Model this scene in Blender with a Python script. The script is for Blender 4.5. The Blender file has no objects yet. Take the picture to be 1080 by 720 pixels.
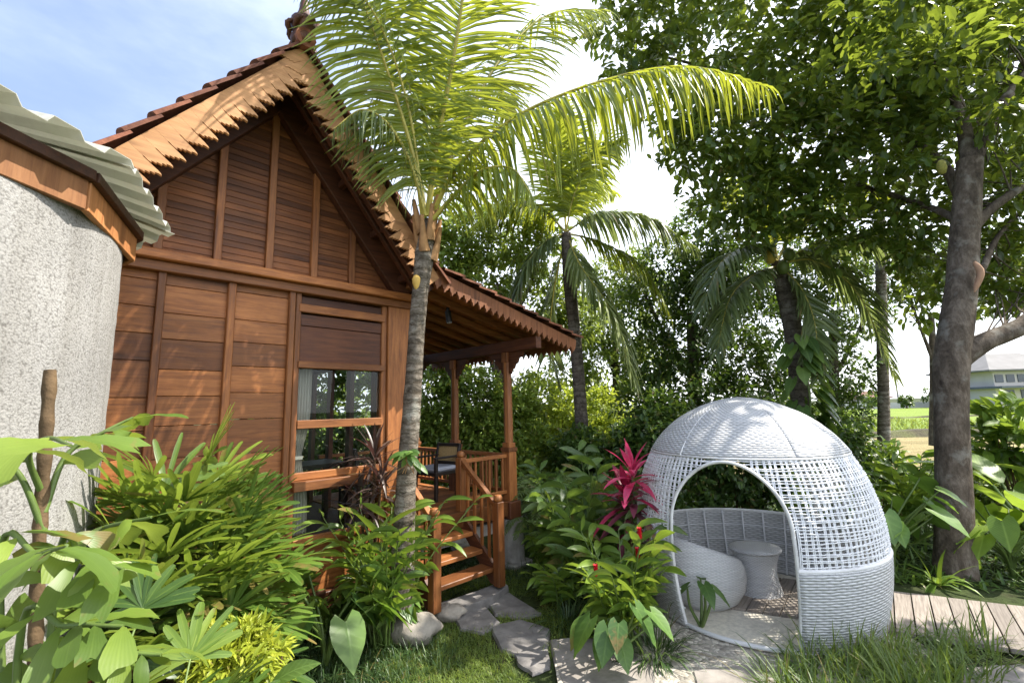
import bpy, math, random
import numpy as np
from mathutils import Vector, Matrix

# ---------------------------------------------------------------- camera, sky, sun, exposure
S = bpy.context.scene
COL = S.collection
R_ = math.radians
FPX, CH = 480.0, 1.9
PIT, ROL = R_(8.3), R_(1.45)
_c, _s = math.cos(ROL), math.sin(ROL)
_f = Vector((0, math.cos(PIT), math.sin(PIT)))
_u0 = Vector((0, -math.sin(PIT), math.cos(PIT)))
_r0 = Vector((1, 0, 0))
_r = _c * _r0 - _s * _u0
_u = _s * _r0 + _c * _u0
cam = bpy.data.cameras.new('camera')
cam.sensor_width = 36.0
cam.lens = 16.0
cam.clip_start = 0.05
cam.clip_end = 8000
camo = bpy.data.objects.new('camera', cam)
COL.objects.link(camo)
M = Matrix(((_r.x, _u.x, -_f.x, 0), (_r.y, _u.y, -_f.y, 0), (_r.z, _u.z, -_f.z, CH), (0, 0, 0, 1)))
camo.matrix_world = M
S.camera = camo

SUN_EL, SUN_AZ = R_(51.5), R_(84)          # azimuth from +Y towards +X
w = bpy.data.worlds.new('World')
S.world = w
w.use_nodes = True
nt = w.node_tree
nt.nodes.clear()
_o = nt.nodes.new('ShaderNodeOutputWorld')
_b = nt.nodes.new('ShaderNodeBackground')
_b.inputs['Strength'].default_value = 0.15
_sky = nt.nodes.new('ShaderNodeTexSky')
_sky.sky_type = 'NISHITA'
_sky.sun_disc = False
_sky.sun_elevation = SUN_EL
_sky.sun_rotation = SUN_AZ
_sky.air_density = 1.0
_sky.dust_density = 1.6
# thin bright cloud veil, thicker to the right and low down
_tc = nt.nodes.new('ShaderNodeTexCoord')
_sep = nt.nodes.new('ShaderNodeSeparateXYZ')
nt.links.new(_tc.outputs['Generated'], _sep.inputs[0])
_mp = nt.nodes.new('ShaderNodeMapping')
_mp.inputs['Scale'].default_value = (1.0, 1.0, 2.6)
nt.links.new(_tc.outputs['Generated'], _mp.inputs[0])
_nz = nt.nodes.new('ShaderNodeTexNoise')
_nz.inputs['Scale'].default_value = 2.2
_nz.inputs['Detail'].default_value = 7
_nz.inputs['Roughness'].default_value = 0.55
nt.links.new(_mp.outputs[0], _nz.inputs['Vector'])
def _math(op, a, b=None):
    n = nt.nodes.new('ShaderNodeMath')
    n.operation = op
    for i, v in enumerate((a, b)):
        if v is None:
            continue
        if isinstance(v, (int, float)):
            n.inputs[i].default_value = v
        else:
            nt.links.new(v, n.inputs[i])
    return n.outputs[0]
_m = _math('MULTIPLY', _sep.outputs[0], 0.85)
_m = _math('ADD', _m, _math('MULTIPLY', _sep.outputs[2], -0.55))
_m = _math('ADD', _m, _math('MULTIPLY', _nz.outputs['Fac'], 1.1))
_mr = nt.nodes.new('ShaderNodeMapRange')
_mr.interpolation_type = 'SMOOTHSTEP'
_mr.inputs['From Min'].default_value = -0.35
_mr.inputs['From Max'].default_value = 0.62
nt.links.new(_m, _mr.inputs['Value'])
def _mixc(fac, a, b):
    n = nt.nodes.new('ShaderNodeMix')
    n.data_type = 'RGBA'
    I = [i for i in n.inputs if i.type == 'RGBA']
    for sock, v in zip([n.inputs[0]] + I, (fac, a, b)):
        if isinstance(v, (int, float, tuple)):
            sock.default_value = v
        else:
            nt.links.new(v, sock)
    return [o for o in n.outputs if o.type == 'RGBA'][0]
_veil = _mixc(_mr.outputs[0], (1.2, 1.58, 2.5, 1), (6.2, 6.4, 6.9, 1))
nt.links.new(_mixc(0.78, _sky.outputs[0], _veil), _b.inputs['Color'])
nt.links.new(_b.outputs[0], _o.inputs[0])

sl = bpy.data.lights.new('sun', 'SUN')
sl.energy = 3.7
sl.angle = R_(0.5)
sl.color = (1.0, 0.94, 0.84)
so = bpy.data.objects.new('sun', sl)
COL.objects.link(so)
_sd = Vector((math.sin(SUN_AZ) * math.cos(SUN_EL), math.cos(SUN_AZ) * math.cos(SUN_EL), math.sin(SUN_EL)))
so.rotation_euler = _sd.to_track_quat('Z', 'Y').to_euler()
so.location = (30, 0, 40)

S.view_settings.view_transform = 'Standard'
S.view_settings.look = 'None'
S.view_settings.exposure = 1.42
S.view_settings.gamma = 1.0
S.view_settings.use_curve_mapping = False
S.render.engine = 'CYCLES'
S.cycles.max_bounces = 8
S.cycles.diffuse_bounces = 3
S.cycles.transmission_bounces = 4
S.cycles.transparent_max_bounces = 8
S.cycles.use_denoising = True

rng = np.random.default_rng(7)
random.seed(7)

# ---------------------------------------------------------------- helpers
def ray(x, y):
    a, b = (x - 540) / FPX, (360 - y) / FPX
    return np.array(_r) * a + np.array(_u) * b + np.array(_f)
def G(x, y, z=0.0):                       # point of the ground (height z) seen at photo pixel x, y
    r = ray(x, y)
    t = (z - CH) / r[2]
    return np.array([r[0] * t, r[1] * t, z])
def atY(x, y, Y):                         # point at depth Y seen at photo pixel x, y
    r = ray(x, y)
    t = Y / r[1]
    return np.array([r[0] * t, Y, CH + r[2] * t])

def unit(a):
    a = np.asarray(a, float)
    return a / np.maximum(np.linalg.norm(a, axis=-1, keepdims=True), 1e-9)

class MB:
    def __init__(s):
        s.V, s.F, s.UV, s.RN, s.MI, s.n = [], [], [], [], [], 0
    def block(s, V, F, uv=None, rn=0.5, mi=0):
        V = np.asarray(V, float).reshape(-1, 3)
        F = np.asarray(F, int)
        s.V.append(V)
        s.F.append(F + s.n)
        s.n += len(V)
        s.UV.append(np.zeros((len(V), 2)) if uv is None else np.asarray(uv, float))
        s.RN.append(np.broadcast_to(np.asarray(rn, float), (len(F),)).copy())
        s.MI.append(np.full(len(F), mi))
    def poly(s, pts, rn=0.5, mi=0):
        s.block(pts, [list(range(len(pts)))], None, rn, mi)
    def box(s, c, size, rot=None, rn=None, mi=0):
        c = np.array(c, float)
        h = np.array(size, float) / 2
        v = np.array([[x, y, z] for x in (-1, 1) for y in (-1, 1) for z in (-1, 1)]) * h
        if rot is not None:
            v = v @ np.array(rot).T
        s.block(v + c, [[0, 1, 3, 2], [4, 6, 7, 5], [0, 4, 5, 1], [2, 3, 7, 6], [0, 2, 6, 4], [1, 5, 7, 3]], None,
                rng.random() if rn is None else rn, mi)
    def bar(s, p, q, wd, ht, up=(0, 0, 1), rn=None, mi=0):
        p, q = np.array(p, float), np.array(q, float)
        d = q - p
        L = np.linalg.norm(d)
        x = d / L
        y = unit(np.cross(up, x))
        z = np.cross(x, y)
        s.box((p + q) / 2, (L, wd, ht), np.stack([x, y, z], 1), rn, mi)
    def prism(s, pts, ext, rn=0.5, mi=0):      # planar outline pts (3D) pushed along ext
        a = np.array(pts, float)
        n = len(a)
        e = np.array(ext, float)
        s.block(a, [list(range(n))], None, rn, mi)
        s.block(a + e, [list(range(n))[::-1]], None, rn, mi)
        V = np.concatenate([a, a + e])
        s.block(V, [[i, i + n, (i + 1) % n + n, (i + 1) % n] for i in range(n)], None, rn, mi)
    def tube(s, pts, rad, n=8, rn=0.5, mi=0, caps=True, bump=0.0):
        P = np.array(pts, float)
        m = len(P)
        rad = np.broadcast_to(np.asarray(rad, float), (m,))
        T = unit(np.gradient(P, axis=0))
        ref = np.array([0, 0, 1.0]) if abs(T[0][2]) < 0.8 else np.array([1.0, 0, 0])
        X = unit(np.cross(T, ref))
        for i in range(1, m):
            if np.dot(X[i], X[i - 1]) < 0:
                X[i] *= -1
        Y = np.cross(T, X)
        a = np.linspace(0, 2 * math.pi, n, endpoint=False)
        rr = rad[:, None] * (1 + bump * (rng.random((m, n)) - .5))
        V = P[:, None] + X[:, None] * (np.cos(a)[None, :, None] * rr[..., None]) + Y[:, None] * (np.sin(a)[None, :, None] * rr[..., None])
        F = []
        for i in range(m - 1):
            for j in range(n):
                k = (j + 1) % n
                F.append([i * n + j, i * n + k, (i + 1) * n + k, (i + 1) * n + j])
        uv = np.stack(np.broadcast_arrays(a[None] / 6.283, np.linspace(0, 1, m)[:, None]), -1).reshape(-1, 2)
        s.block(V, F, uv, rn, mi)
        if caps:
            s.block(V[0], [list(range(n))[::-1]], None, rn, mi)
            s.block(V[-1], [list(range(n))], None, rn, mi)
    def lathe(s, prof, n=24, c=(0, 0, 0), sx=1, sy=1, rn=0.5, mi=0, cap=True):
        p = np.array(prof, float)
        a = np.linspace(0, 2 * math.pi, n, endpoint=False)
        V = np.stack([p[:, 0, None] * np.cos(a) * sx, p[:, 0, None] * np.sin(a) * sy, np.broadcast_to(p[:, 1, None], (len(p), n))], -1) + np.array(c)
        F = [[i * n + j, i * n + (j + 1) % n, (i + 1) * n + (j + 1) % n, (i + 1) * n + j] for i in range(len(p) - 1) for j in range(n)]
        s.block(V, F, None, rn, mi)
        if cap:
            s.block(V[0], [list(range(n))[::-1]], None, rn, mi)
            s.block(V[-1], [list(range(n))], None, rn, mi)
    def build(s, name, mats, parent=None, smooth=False, bevel=0.0):
        V = np.concatenate(s.V)
        me = bpy.data.meshes.new(name)
        tot, idx, rn, mi = [], [], [], []
        for F, r, m in zip(s.F, s.RN, s.MI):
            tot.append(np.full(len(F), F.shape[1]))
            idx.append(F.reshape(-1))
            rn.append(r)
            mi.append(m)
        tot, idx = np.concatenate(tot), np.concatenate(idx)
        me.vertices.add(len(V))
        me.vertices.foreach_set('co', V.astype(np.float32).reshape(-1))
        me.loops.add(len(idx))
        me.loops.foreach_set('vertex_index', idx.astype(np.int32))
        me.polygons.add(len(tot))
        st = np.concatenate([[0], np.cumsum(tot)[:-1]])
        me.polygons.foreach_set('loop_start', st.astype(np.int32))
        me.polygons.foreach_set('loop_total', tot.astype(np.int32))
        me.polygons.foreach_set('material_index', np.concatenate(mi).astype(np.int32))
        me.update(calc_edges=True)
        uvl = me.uv_layers.new(name='uv')
        UV = np.concatenate(s.UV)
        uvl.data.foreach_set('uv', UV[idx].astype(np.float32).reshape(-1))
        at = me.attributes.new('rnd', 'FLOAT', 'FACE')
        at.data.foreach_set('value', np.concatenate(rn).astype(np.float32))
        me.polygons.foreach_set('use_smooth', np.full(len(tot), bool(smooth)))
        for m in (mats if isinstance(mats, (list, tuple)) else [mats]):
            me.materials.append(m)
        me.validate()
        o = bpy.data.objects.new(name, me)
        COL.objects.link(o)
        if parent is not None:
            o.parent = parent
        if bevel:
            b = o.modifiers.new('bevel', 'BEVEL')
            b.width = bevel
            b.segments = 1
            b.limit_method = 'ANGLE'
        return o

def tag(o, label=None, cat=None, group=None, kind=None):
    for k, v in (('label', label), ('category', cat), ('group', group), ('kind', kind)):
        if v:
            o[k] = v
    return o
def thing(name, label, cat, loc=(0, 0, 0), rz=0.0, group=None):
    o = bpy.data.objects.new(name, None)
    COL.objects.link(o)
    o.empty_display_size = 0.2
    o.location = [float(a) for a in loc]
    o.rotation_euler = (0, 0, rz)
    return tag(o, label, cat, group)
def dup(root, loc, rz, label):
    r = root.copy()
    COL.objects.link(r)
    r.location = [float(a) for a in loc]
    r.rotation_euler = (0, 0, rz)
    r['label'] = label
    for ch in list(root.children):
        c = ch.copy()
        COL.objects.link(c)
        c.parent = r
        for g in list(ch.children):
            d = g.copy()
            COL.objects.link(d)
            d.parent = c
    return r

# ---------------------------------------------------------------- materials
class NT:
    def __init__(s, name):
        s.m = bpy.data.materials.new(name)
        s.m.use_nodes = True
        s.t = s.m.node_tree
        s.t.nodes.clear()
        s.out = s.t.nodes.new('ShaderNodeOutputMaterial')
    def n(s, typ, **kw):
        nd = s.t.nodes.new('ShaderNode' + typ)
        for k, v in kw.items():
            setattr(nd, k, v)
        return nd
    def l(s, a, b):
        s.t.links.new(a, b)
    def noise(s, vec, scale, detail=5, rough=.55, dist=0):
        n = s.n('TexNoise')
        n.inputs['Scale'].default_value = scale
        n.inputs['Detail'].default_value = detail
        n.inputs['Roughness'].default_value = rough
        n.inputs['Distortion'].default_value = dist
        if vec is not None:
            s.l(vec, n.inputs['Vector'])
        return n.outputs['Fac']
    def ramp(s, fac, stops, interp='LINEAR'):
        r = s.n('ValToRGB')
        r.color_ramp.interpolation = interp
        e = r.color_ramp.elements
        while len(e) < len(stops):
            e.new(.5)
        for i, (p, c) in enumerate(stops):
            e[i].position = p
            e[i].color = tuple(c) + (1,) if len(c) == 3 else c
        s.l(fac, r.inputs[0])
        return r.outputs[0]
    def mix(s, fac, a, b, mode='MIX'):
        m = s.n('Mix')
        m.data_type = 'RGBA'
        m.blend_type = mode
        I = [i for i in m.inputs if i.type == 'RGBA']
        if isinstance(fac, (int, float)):
            m.inputs[0].default_value = fac
        else:
            s.l(fac, m.inputs[0])
        for sock, v in zip(I, (a, b)):
            if isinstance(v, (tuple, list)):
                sock.default_value = tuple(v) + (1,) if len(v) == 3 else v
            else:
                s.l(v, sock)
        return [o for o in m.outputs if o.type == 'RGBA'][0]
    def math(s, op, a, b=0.0, clamp=False):
        m = s.n('Math', operation=op, use_clamp=clamp)
        for i, v in enumerate((a, b)):
            if isinstance(v, (int, float)):
                m.inputs[i].default_value = v
            else:
                s.l(v, m.inputs[i])
        return m.outputs[0]
    def coord(s, kind='Object', scale=(1, 1, 1)):
        t = s.n('TexCoord')
        mp = s.n('Mapping')
        mp.inputs['Scale'].default_value = scale
        s.l(t.outputs[kind], mp.inputs[0])
        return mp.outputs[0]
    def attr(s, name):
        a = s.n('Attribute', attribute_name=name)
        return a.outputs['Fac']
    def bump(s, h, strength=.3, dist=.01):
        b = s.n('Bump')
        b.inputs['Strength'].default_value = strength
        b.inputs['Distance'].default_value = dist
        s.l(h, b.inputs['Height'])
        return b.outputs[0]
    def principled(s, col, rough=.6, spec=.5, normal=None, **kw):
        p = s.n('BsdfPrincipled')
        if isinstance(col, (tuple, list)):
            p.inputs['Base Color'].default_value = tuple(col) + (1,)
        else:
            s.l(col, p.inputs['Base Color'])
        if isinstance(rough, (int, float)):
            p.inputs['Roughness'].default_value = rough
        else:
            s.l(rough, p.inputs['Roughness'])
        p.inputs['Specular IOR Level'].default_value = spec
        for k, v in kw.items():
            p.inputs[k].default_value = v
        if normal is not None:
            s.l(normal, p.inputs['Normal'])
        return p.outputs[0]
    def done(s, sh):
        s.l(sh, s.out.inputs['Surface'])
        return s.m

def wood(name, dark, mid, light, axis='x', rough=.5, grain=14, scale=1.0, boards=True):
    t = NT(name)
    sc = {'x': (.7, 9, 9), 'y': (9, .7, 9), 'z': (9, 9, .7)}[axis]
    base = t.coord('Object', tuple(a * scale for a in sc))
    # shift the grain from board to board
    add = t.n('VectorMath', operation='ADD')
    rn = t.attr('rnd')
    cmb = t.n('CombineXYZ')
    for i in range(3):
        t.l(t.math('MULTIPLY', rn, 37.0 + 11 * i), cmb.inputs[i])
    t.l(base, add.inputs[0])
    t.l(cmb.outputs[0], add.inputs[1])
    v = add.outputs[0]
    g1 = t.noise(v, grain * .25, 6, .6, .6)
    g2 = t.noise(v, grain, 8, .7)
    g = t.math('ADD', t.math('MULTIPLY', g1, .6), t.math('MULTIPLY', g2, .4))
    col = t.ramp(g, [(.3, dark), (.5, mid), (.72, light)])
    if boards:
        tone = t.ramp(rn, [(0, (.48, .44, .42)), (.5, (.88, .86, .84)), (1, (1.22, 1.16, 1.08))])
        col = t.mix(1.0, col, tone, 'MULTIPLY')
    blot = t.noise(t.coord('Object', (1, 1, 1)), 2.3, 4)
    col = t.mix(1.0, col, t.ramp(blot, [(.3, (.72, .70, .68)), (.65, (1.05, 1.05, 1.05))]), 'MULTIPLY')
    kn = t.noise(v, 1.15, 2, .4, .3)
    col = t.mix(1., col, t.ramp(kn, [(.22, (.42, .38, .36)), (.34, (1, 1, 1)), (.68, (1, 1, 1)), (.80, (1.18, 1.14, 1.05))]), 'MULTIPLY')
    r = t.ramp(g2, [(.3, (rough - .1,) * 3), (.7, (rough + .15,) * 3)])
    return t.done(t.principled(col, r, .4, t.bump(g, .35, .006)))

TEAK = ((.12, .039, .012), (.33, .127, .038), (.50, .22, .074))
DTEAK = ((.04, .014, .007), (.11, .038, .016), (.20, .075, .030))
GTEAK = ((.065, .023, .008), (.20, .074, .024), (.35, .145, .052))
LTEAK = ((.30, .14, .055), (.50, .26, .11), (.60, .34, .16))
M_wx = wood('teak_along_x', *TEAK, 'x')
M_wy = wood('teak_along_y', *TEAK, 'y')
M_wz = wood('teak_along_z', *TEAK, 'z')
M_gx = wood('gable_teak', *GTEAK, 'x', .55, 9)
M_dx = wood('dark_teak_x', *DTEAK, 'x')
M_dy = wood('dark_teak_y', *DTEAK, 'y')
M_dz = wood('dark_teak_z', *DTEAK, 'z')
M_barge = wood('pale_barge_teak', *LTEAK, 'x', .65, 11, boards=False)
M_fascia = wood('fascia_teak', (.11, .038, .015), (.24, .09, .035), (.33, .14, .06), 'z', .6, boards=False)

def plain(name, col, rough=.6, spec=.4, var=.15, scale=8, bump=0.0, bscale=60, **kw):
    t = NT(name)
    c = t.coord('Object')
    f = t.noise(c, scale, 6)
    lo = tuple(a * (1 - var) for a in col)
    hi = tuple(min(1, a * (1 + var)) for a in col)
    cc = t.ramp(f, [(.3, lo), (.7, hi)])
    nm = t.bump(t.noise(c, bscale, 6), bump, .01) if bump else None
    return t.done(t.principled(cc, rough, spec, nm, **kw))

def tile_mat():
    t = NT('roof_tile_clay')
    c = t.coord('Object')
    f = t.noise(c, 9, 6)
    rn = t.attr('rnd')
    col = t.mix(1., t.ramp(f, [(.25, (.09, .034, .022)), (.55, (.22, .085, .048)), (.8, (.34, .15, .085))]),
                t.ramp(rn, [(0, (.5, .5, .5)), (1, (1.25, 1.2, 1.15))]), 'MULTIPLY')
    return t.done(t.principled(col, .75, .3, t.bump(t.noise(c, 60), .3)))
M_tile = tile_mat()
M_hutf = wood('hut_fascia_teak', (.20, .075, .026), (.38, .17, .065), (.52, .26, .11), 'z', .6)

def stucco_mat():
    t = NT('rough_grey_stucco')
    c = t.coord('Object')
    f = t.noise(c, 2.2, 6)
    f2 = t.noise(t.coord('Object', (1, 1, .7)), 70, 10, .8)
    v = t.n('TexVoronoi', feature='SMOOTH_F1')
    v.inputs['Scale'].default_value = 120
    v.inputs['Randomness'].default_value = 1
    t.l(c, v.inputs['Vector'])
    h = t.math('SUBTRACT', t.math('MULTIPLY', f2, 1.3), t.math('MULTIPLY', v.outputs['Distance'], .55))
    col = t.ramp(f, [(.3, (.32, .312, .303)), (.7, (.41, .40, .386))])
    col = t.mix(1., col, t.ramp(h, [(.20, (.55, .54, .53)), (.42, (.96, .96, .96)), (.6, (1.05, 1.05, 1.05))]), 'MULTIPLY')
    st = t.noise(t.coord('Object', (5, 5, .3)), 1.9, 5, .6)  # vertical stain streaks, also standing in for soft shadow streaks down the wall
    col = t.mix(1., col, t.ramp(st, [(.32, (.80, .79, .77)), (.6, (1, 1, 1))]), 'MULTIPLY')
    return t.done(t.principled(col, .95, .1, t.bump(h, .6, .010)))
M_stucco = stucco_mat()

def leafmat(name, c0, c1, c2, rough=.38, trans=.4, tcol=None, vein=.25, spec=.5, nveins=9, ridge=0):
    t = NT(name)
    rn = t.attr('rnd')
    col = t.ramp(rn, [(0, c0), (.55, c1), (1, c2)])
    uv = t.coord('UV')
    sep = t.n('SeparateXYZ')
    t.l(uv, sep.inputs[0])
    au = t.math('ABSOLUTE', sep.outputs[0])
    mid = t.math('SUBTRACT', 1.0, t.math('MULTIPLY', au, 9.0), True)
    sv = t.math('SINE', t.math('MULTIPLY', t.math('SUBTRACT', sep.outputs[1], t.math('MULTIPLY', au, .25)), nveins * 6.28))
    sv = t.math('MULTIPLY', t.math('ADD', sv, 1.0), .5)
    sv = t.math('POWER', sv, 4.0)
    vv = t.math('MAXIMUM', mid, t.math('MULTIPLY', sv, .45))
    vc = tuple(min(1, a * 1.9 + .03) for a in c2)
    col = t.mix(t.math('MULTIPLY', vv, vein), col, vc)
    nz = t.noise(t.coord('Object'), 5, 3)
    n3 = t.noise(t.coord('Object'), 31, 4)
    ag = t.math('ADD', t.math('MULTIPLY', sep.outputs[1], .32), t.math('MULTIPLY', n3, .75))
    ag = t.math('ADD', ag, t.math('MULTIPLY', t.math('GREATER_THAN', t.math('FRACT', t.math('MULTIPLY', rn, 71.3)), .93), .25))
    agm = t.ramp(ag, [(.74, (0, 0, 0)), (.86, (.9, .9, .9))])
    col = t.mix(agm, col, (.21, .15, .055))
    col = t.mix(1., col, t.ramp(nz, [(.3, (.78, .82, .78)), (.7, (1.15, 1.1, 1.05))]), 'MULTIPLY')
    if ridge:
        rg = t.math('SINE', t.math('MULTIPLY', t.math('DIVIDE', sep.outputs[0], t.math('ADD', sep.outputs[1], .18)), ridge))
        rg = t.math('ADD', t.math('MULTIPLY', rg, .5), .5)
        col = t.mix(1., col, t.ramp(rg, [(0, (.95, .96, .94)), (1, (1.03, 1.02, 1.02))]), 'MULTIPLY')
        nb = t.bump(rg, .07, .003)
    else:
        nb = t.bump(vv, .25, .004)
    p = t.principled(col, rough, spec, nb)
    tr = t.n('BsdfTranslucent')
    tcv = tcol or tuple(min(1, a * f) for a, f in zip(c2, (2.1, 2.0, 1.2)))
    tm = t.mix(1., t.ramp(rn, [(0, tuple(.65 * a for a in tcv)), (1, tcv)]), t.ramp(nz, [(.3, (.8, .8, .8)), (.7, (1.1, 1.1, 1.1))]), 'MULTIPLY')
    t.l(tm, tr.inputs[0])
    ms = t.n('MixShader')
    ms.inputs[0].default_value = trans
    t.l(p, ms.inputs[1])
    t.l(tr.outputs[0], ms.inputs[2])
    return t.done(ms.outputs[0])

M_jack = leafmat('jackfruit_leaf', (.030, .064, .016), (.068, .125, .024), (.15, .22, .035), .33, .38, (.40, .50, .05))
M_treeA = leafmat('tree_leaf_bright', (.06, .11, .02), (.13, .21, .035), (.24, .33, .06), .36, .42, (.44, .55, .08))
M_treeB = leafmat('tree_leaf_dark', (.025, .055, .015), (.055, .105, .024), (.11, .18, .035), .36, .34)
M_treeC = leafmat('tree_leaf_yellow', (.12, .18, .025), (.21, .29, .04), (.33, .40, .07), .45, .48)
M_palm = leafmat('coconut_leaflet', (.085, .14, .018), (.15, .22, .025), (.26, .32, .04), .36, .48, (.55, .60, .05), .3, nveins=0)
M_palm2 = leafmat('coconut_leaflet_grey', (.08, .12, .045), (.15, .20, .07), (.25, .30, .11), .35, .36, (.36, .44, .12), .3, nveins=0)
M_fish = leafmat('fishtail_leaf', (.06, .11, .025), (.13, .21, .035), (.22, .30, .05), .42, .36, (.38, .48, .06), .05, nveins=0, ridge=26)
M_rhap = leafmat('lady_palm_leaf', (.045, .10, .022), (.105, .185, .03), (.24, .32, .05), .38, .34, (.38, .50, .06), .25, nveins=0, ridge=9)
M_aloc = leafmat('elephant_ear_leaf', (.05, .11, .03), (.09, .18, .04), (.15, .25, .05), .38, .34, (.26, .44, .05), .22, nveins=5)
M_ging = leafmat('ginger_leaf', (.055, .115, .02), (.11, .195, .03), (.20, .30, .045), .36, .35, (.36, .50, .05), .35, nveins=0, ridge=7)
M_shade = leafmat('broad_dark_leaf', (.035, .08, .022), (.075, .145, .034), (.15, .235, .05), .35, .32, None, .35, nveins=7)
M_bana = leafmat('banana_leaf', (.07, .14, .025), (.13, .23, .035), (.22, .32, .05), .36, .4, (.40, .55, .06), .5, nveins=20)
M_cordd = leafmat('dark_cordyline_leaf', (.035, .030, .025), (.07, .05, .045), (.12, .085, .07), .38, .2, (.2, .08, .07), .1, nveins=0)
M_cordr = leafmat('red_cordyline_leaf', (.30, .018, .07), (.58, .035, .13), (.75, .10, .24), .36, .42, (.9, .08, .22), .15, nveins=0)
M_cordm = leafmat('maroon_cordyline_leaf', (.05, .03, .035), (.12, .035, .06), (.24, .06, .10), .38, .25, (.4, .06, .12), .15, nveins=0)
M_gold = leafmat('golden_shrub_leaf', (.25, .32, .03), (.38, .44, .045), (.50, .52, .07), .45, .4, (.6, .65, .06), .1, nveins=0)
M_fern = leafmat('fern_leaf', (.06, .11, .03), (.11, .17, .045), (.17, .24, .07), .5, .35, None, .1, nveins=0)
M_grass = leafmat('grass_blade', (.07, .12, .025), (.14, .21, .04), (.24, .31, .07), .45, .38, None, .1, nveins=0)
M_mondo = leafmat('mondo_blade', (.022, .052, .020), (.048, .095, .030), (.10, .155, .045), .35, .2, None, .1, nveins=0)
M_tall = leafmat('tall_grass_blade', (.04, .085, .02), (.09, .15, .03), (.18, .25, .05), .42, .3, None, .1, nveins=0)
M_rice = leafmat('rice_blade', (.14, .19, .04), (.18, .24, .05), (.24, .29, .07), .5, .25, None, .1, nveins=0)
M_red = plain('red_flower', (.55, .012, .03), .4, .4)
M_rach = plain('palm_rachis', (.38, .33, .06), .45, .4, .3, 5)
M_stemg = plain('green_stem', (.10, .15, .035), .45, .4, .3)
M_stemb = plain('brown_stem', (.10, .065, .035), .8, .2, .5, 14, .6, 40)
M_dry = plain('dry_sheath', (.36, .20, .09), .8, .2, .35, 10, .5, 30)

def bark_mat(name, dark, mid, light, ring=0.0, lichen=.4, vs=2.0):
    t = NT(name)
    c = t.coord('Object', (1, 1, 1.0 / vs))
    f = t.noise(c, 7, 8, .65, .5)
    f2 = t.noise(c, 34, 6, .7)
    col = t.ramp(f, [(.28, dark), (.5, mid), (.74, light)])
    col = t.mix(1., col, t.ramp(f2, [(.3, (.6, .58, .55)), (.62, (1.1, 1.1, 1.1))]), 'MULTIPLY')
    h = t.math('ADD', t.math('MULTIPLY', f, .5), t.math('MULTIPLY', f2, .6))
    li = t.noise(t.coord('Object'), 4.6, 5, .6)
    col = t.mix(t.math('MULTIPLY', t.ramp(li, [(.55, (0, 0, 0)), (.66, (1, 1, 1))]), lichen), col, (.36, .35, .30))
    if ring:
        sp = t.n('SeparateXYZ')
        t.l(t.coord('Object'), sp.inputs[0])
        wv = t.math('SINE', t.math('ADD', t.math('MULTIPLY', sp.outputs[2], ring), t.math('MULTIPLY', f, 9.)))
        rr = t.ramp(wv, [(.0, (1, 1, 1)), (.80, (1, 1, 1)), (.98, (.6, .57, .53))])
        col = t.mix(1., col, rr, 'MULTIPLY')
        h = t.math('ADD', h, t.math('MULTIPLY', wv, -.14))
    return t.done(t.principled(col, .92, .15, t.bump(h, .9, .03)))
M_bark = bark_mat('jackfruit_bark', (.045, .035, .027), (.135, .108, .082), (.27, .225, .18))
M_palmbark = bark_mat('coconut_bark', (.055, .045, .035), (.17, .145, .115), (.36, .32, .265), 72, .75, .5)
M_palmbark2 = bark_mat('old_palm_bark', (.055, .045, .035), (.14, .12, .10), (.24, .21, .17), 50, .3, 1.0)

def wicker_mat(name, col, scale, gap=.5):
    t = NT(name)
    uv = t.coord('UV')
    dn = t.n('TexNoise')
    dn.inputs['Scale'].default_value = 1.3
    dn.inputs['Detail'].default_value = 4
    t.l(uv, dn.inputs['Vector'])
    ds = t.n('VectorMath', operation='SCALE')
    ds.inputs['Scale'].default_value = .16
    t.l(dn.outputs['Color'], ds.inputs[0])
    av = t.n('VectorMath', operation='ADD')
    t.l(uv, av.inputs[0])
    t.l(ds.outputs[0], av.inputs[1])
    sp = t.n('SeparateXYZ')
    t.l(av.outputs[0], sp.inputs[0])
    u2 = t.math('MULTIPLY', sp.outputs[0], 2.0 * math.pi)
    v2 = t.math('MULTIPLY', sp.outputs[1], 4.0)
    row = t.math('FLOOR', v2)
    sw = t.math('SINE', t.math('ADD', u2, t.math('MULTIPLY', row, math.pi)))
    arch = t.math('ABSOLUTE', t.math('SINE', t.math('MULTIPLY', v2, math.pi)))
    arch = t.math('POWER', arch, .6)
    ht = t.math('MULTIPLY', arch, t.math('ADD', t.math('MULTIPLY', sw, .34), .66))
    nz = t.noise(t.coord('Object', (1, 1, 7)), 3, 5)
    cc = t.mix(1., t.ramp(nz, [(.3, tuple(a * .82 for a in col)), (.65, col)]), t.ramp(ht, [(.05, (gap * .8,) * 3), (.45, (.9, .9, .9)), (.8, (1, 1, 1))]), 'MULTIPLY')
    p = t.principled(cc, .45, .4, t.bump(ht, 1.0, .010))
    if gap >= .65:
        return t.done(p)
    tl = t.n('BsdfTranslucent')
    tl.inputs[0].default_value = (.75, .75, .75, 1)
    m0 = t.n('MixShader')
    m0.inputs[0].default_value = .22
    t.l(p, m0.inputs[1])
    t.l(tl.outputs[0], m0.inputs[2])
    p = m0.outputs[0]
    tr = t.n('BsdfTransparent')
    ms = t.n('MixShader')
    t.l(t.ramp(ht, [(.06, (0, 0, 0)), (.16, (1, 1, 1))]), ms.inputs[0])
    t.l(tr.outputs[0], ms.inputs[1])
    t.l(p, ms.inputs[2])
    return t.done(ms.outputs[0])
M_wick = wicker_mat('white_wicker_weave', (.82, .83, .84), 1.0, .6)
M_wickc = wicker_mat('white_wicker_fine', (.88, .88, .87), 1.0, .86)
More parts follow.
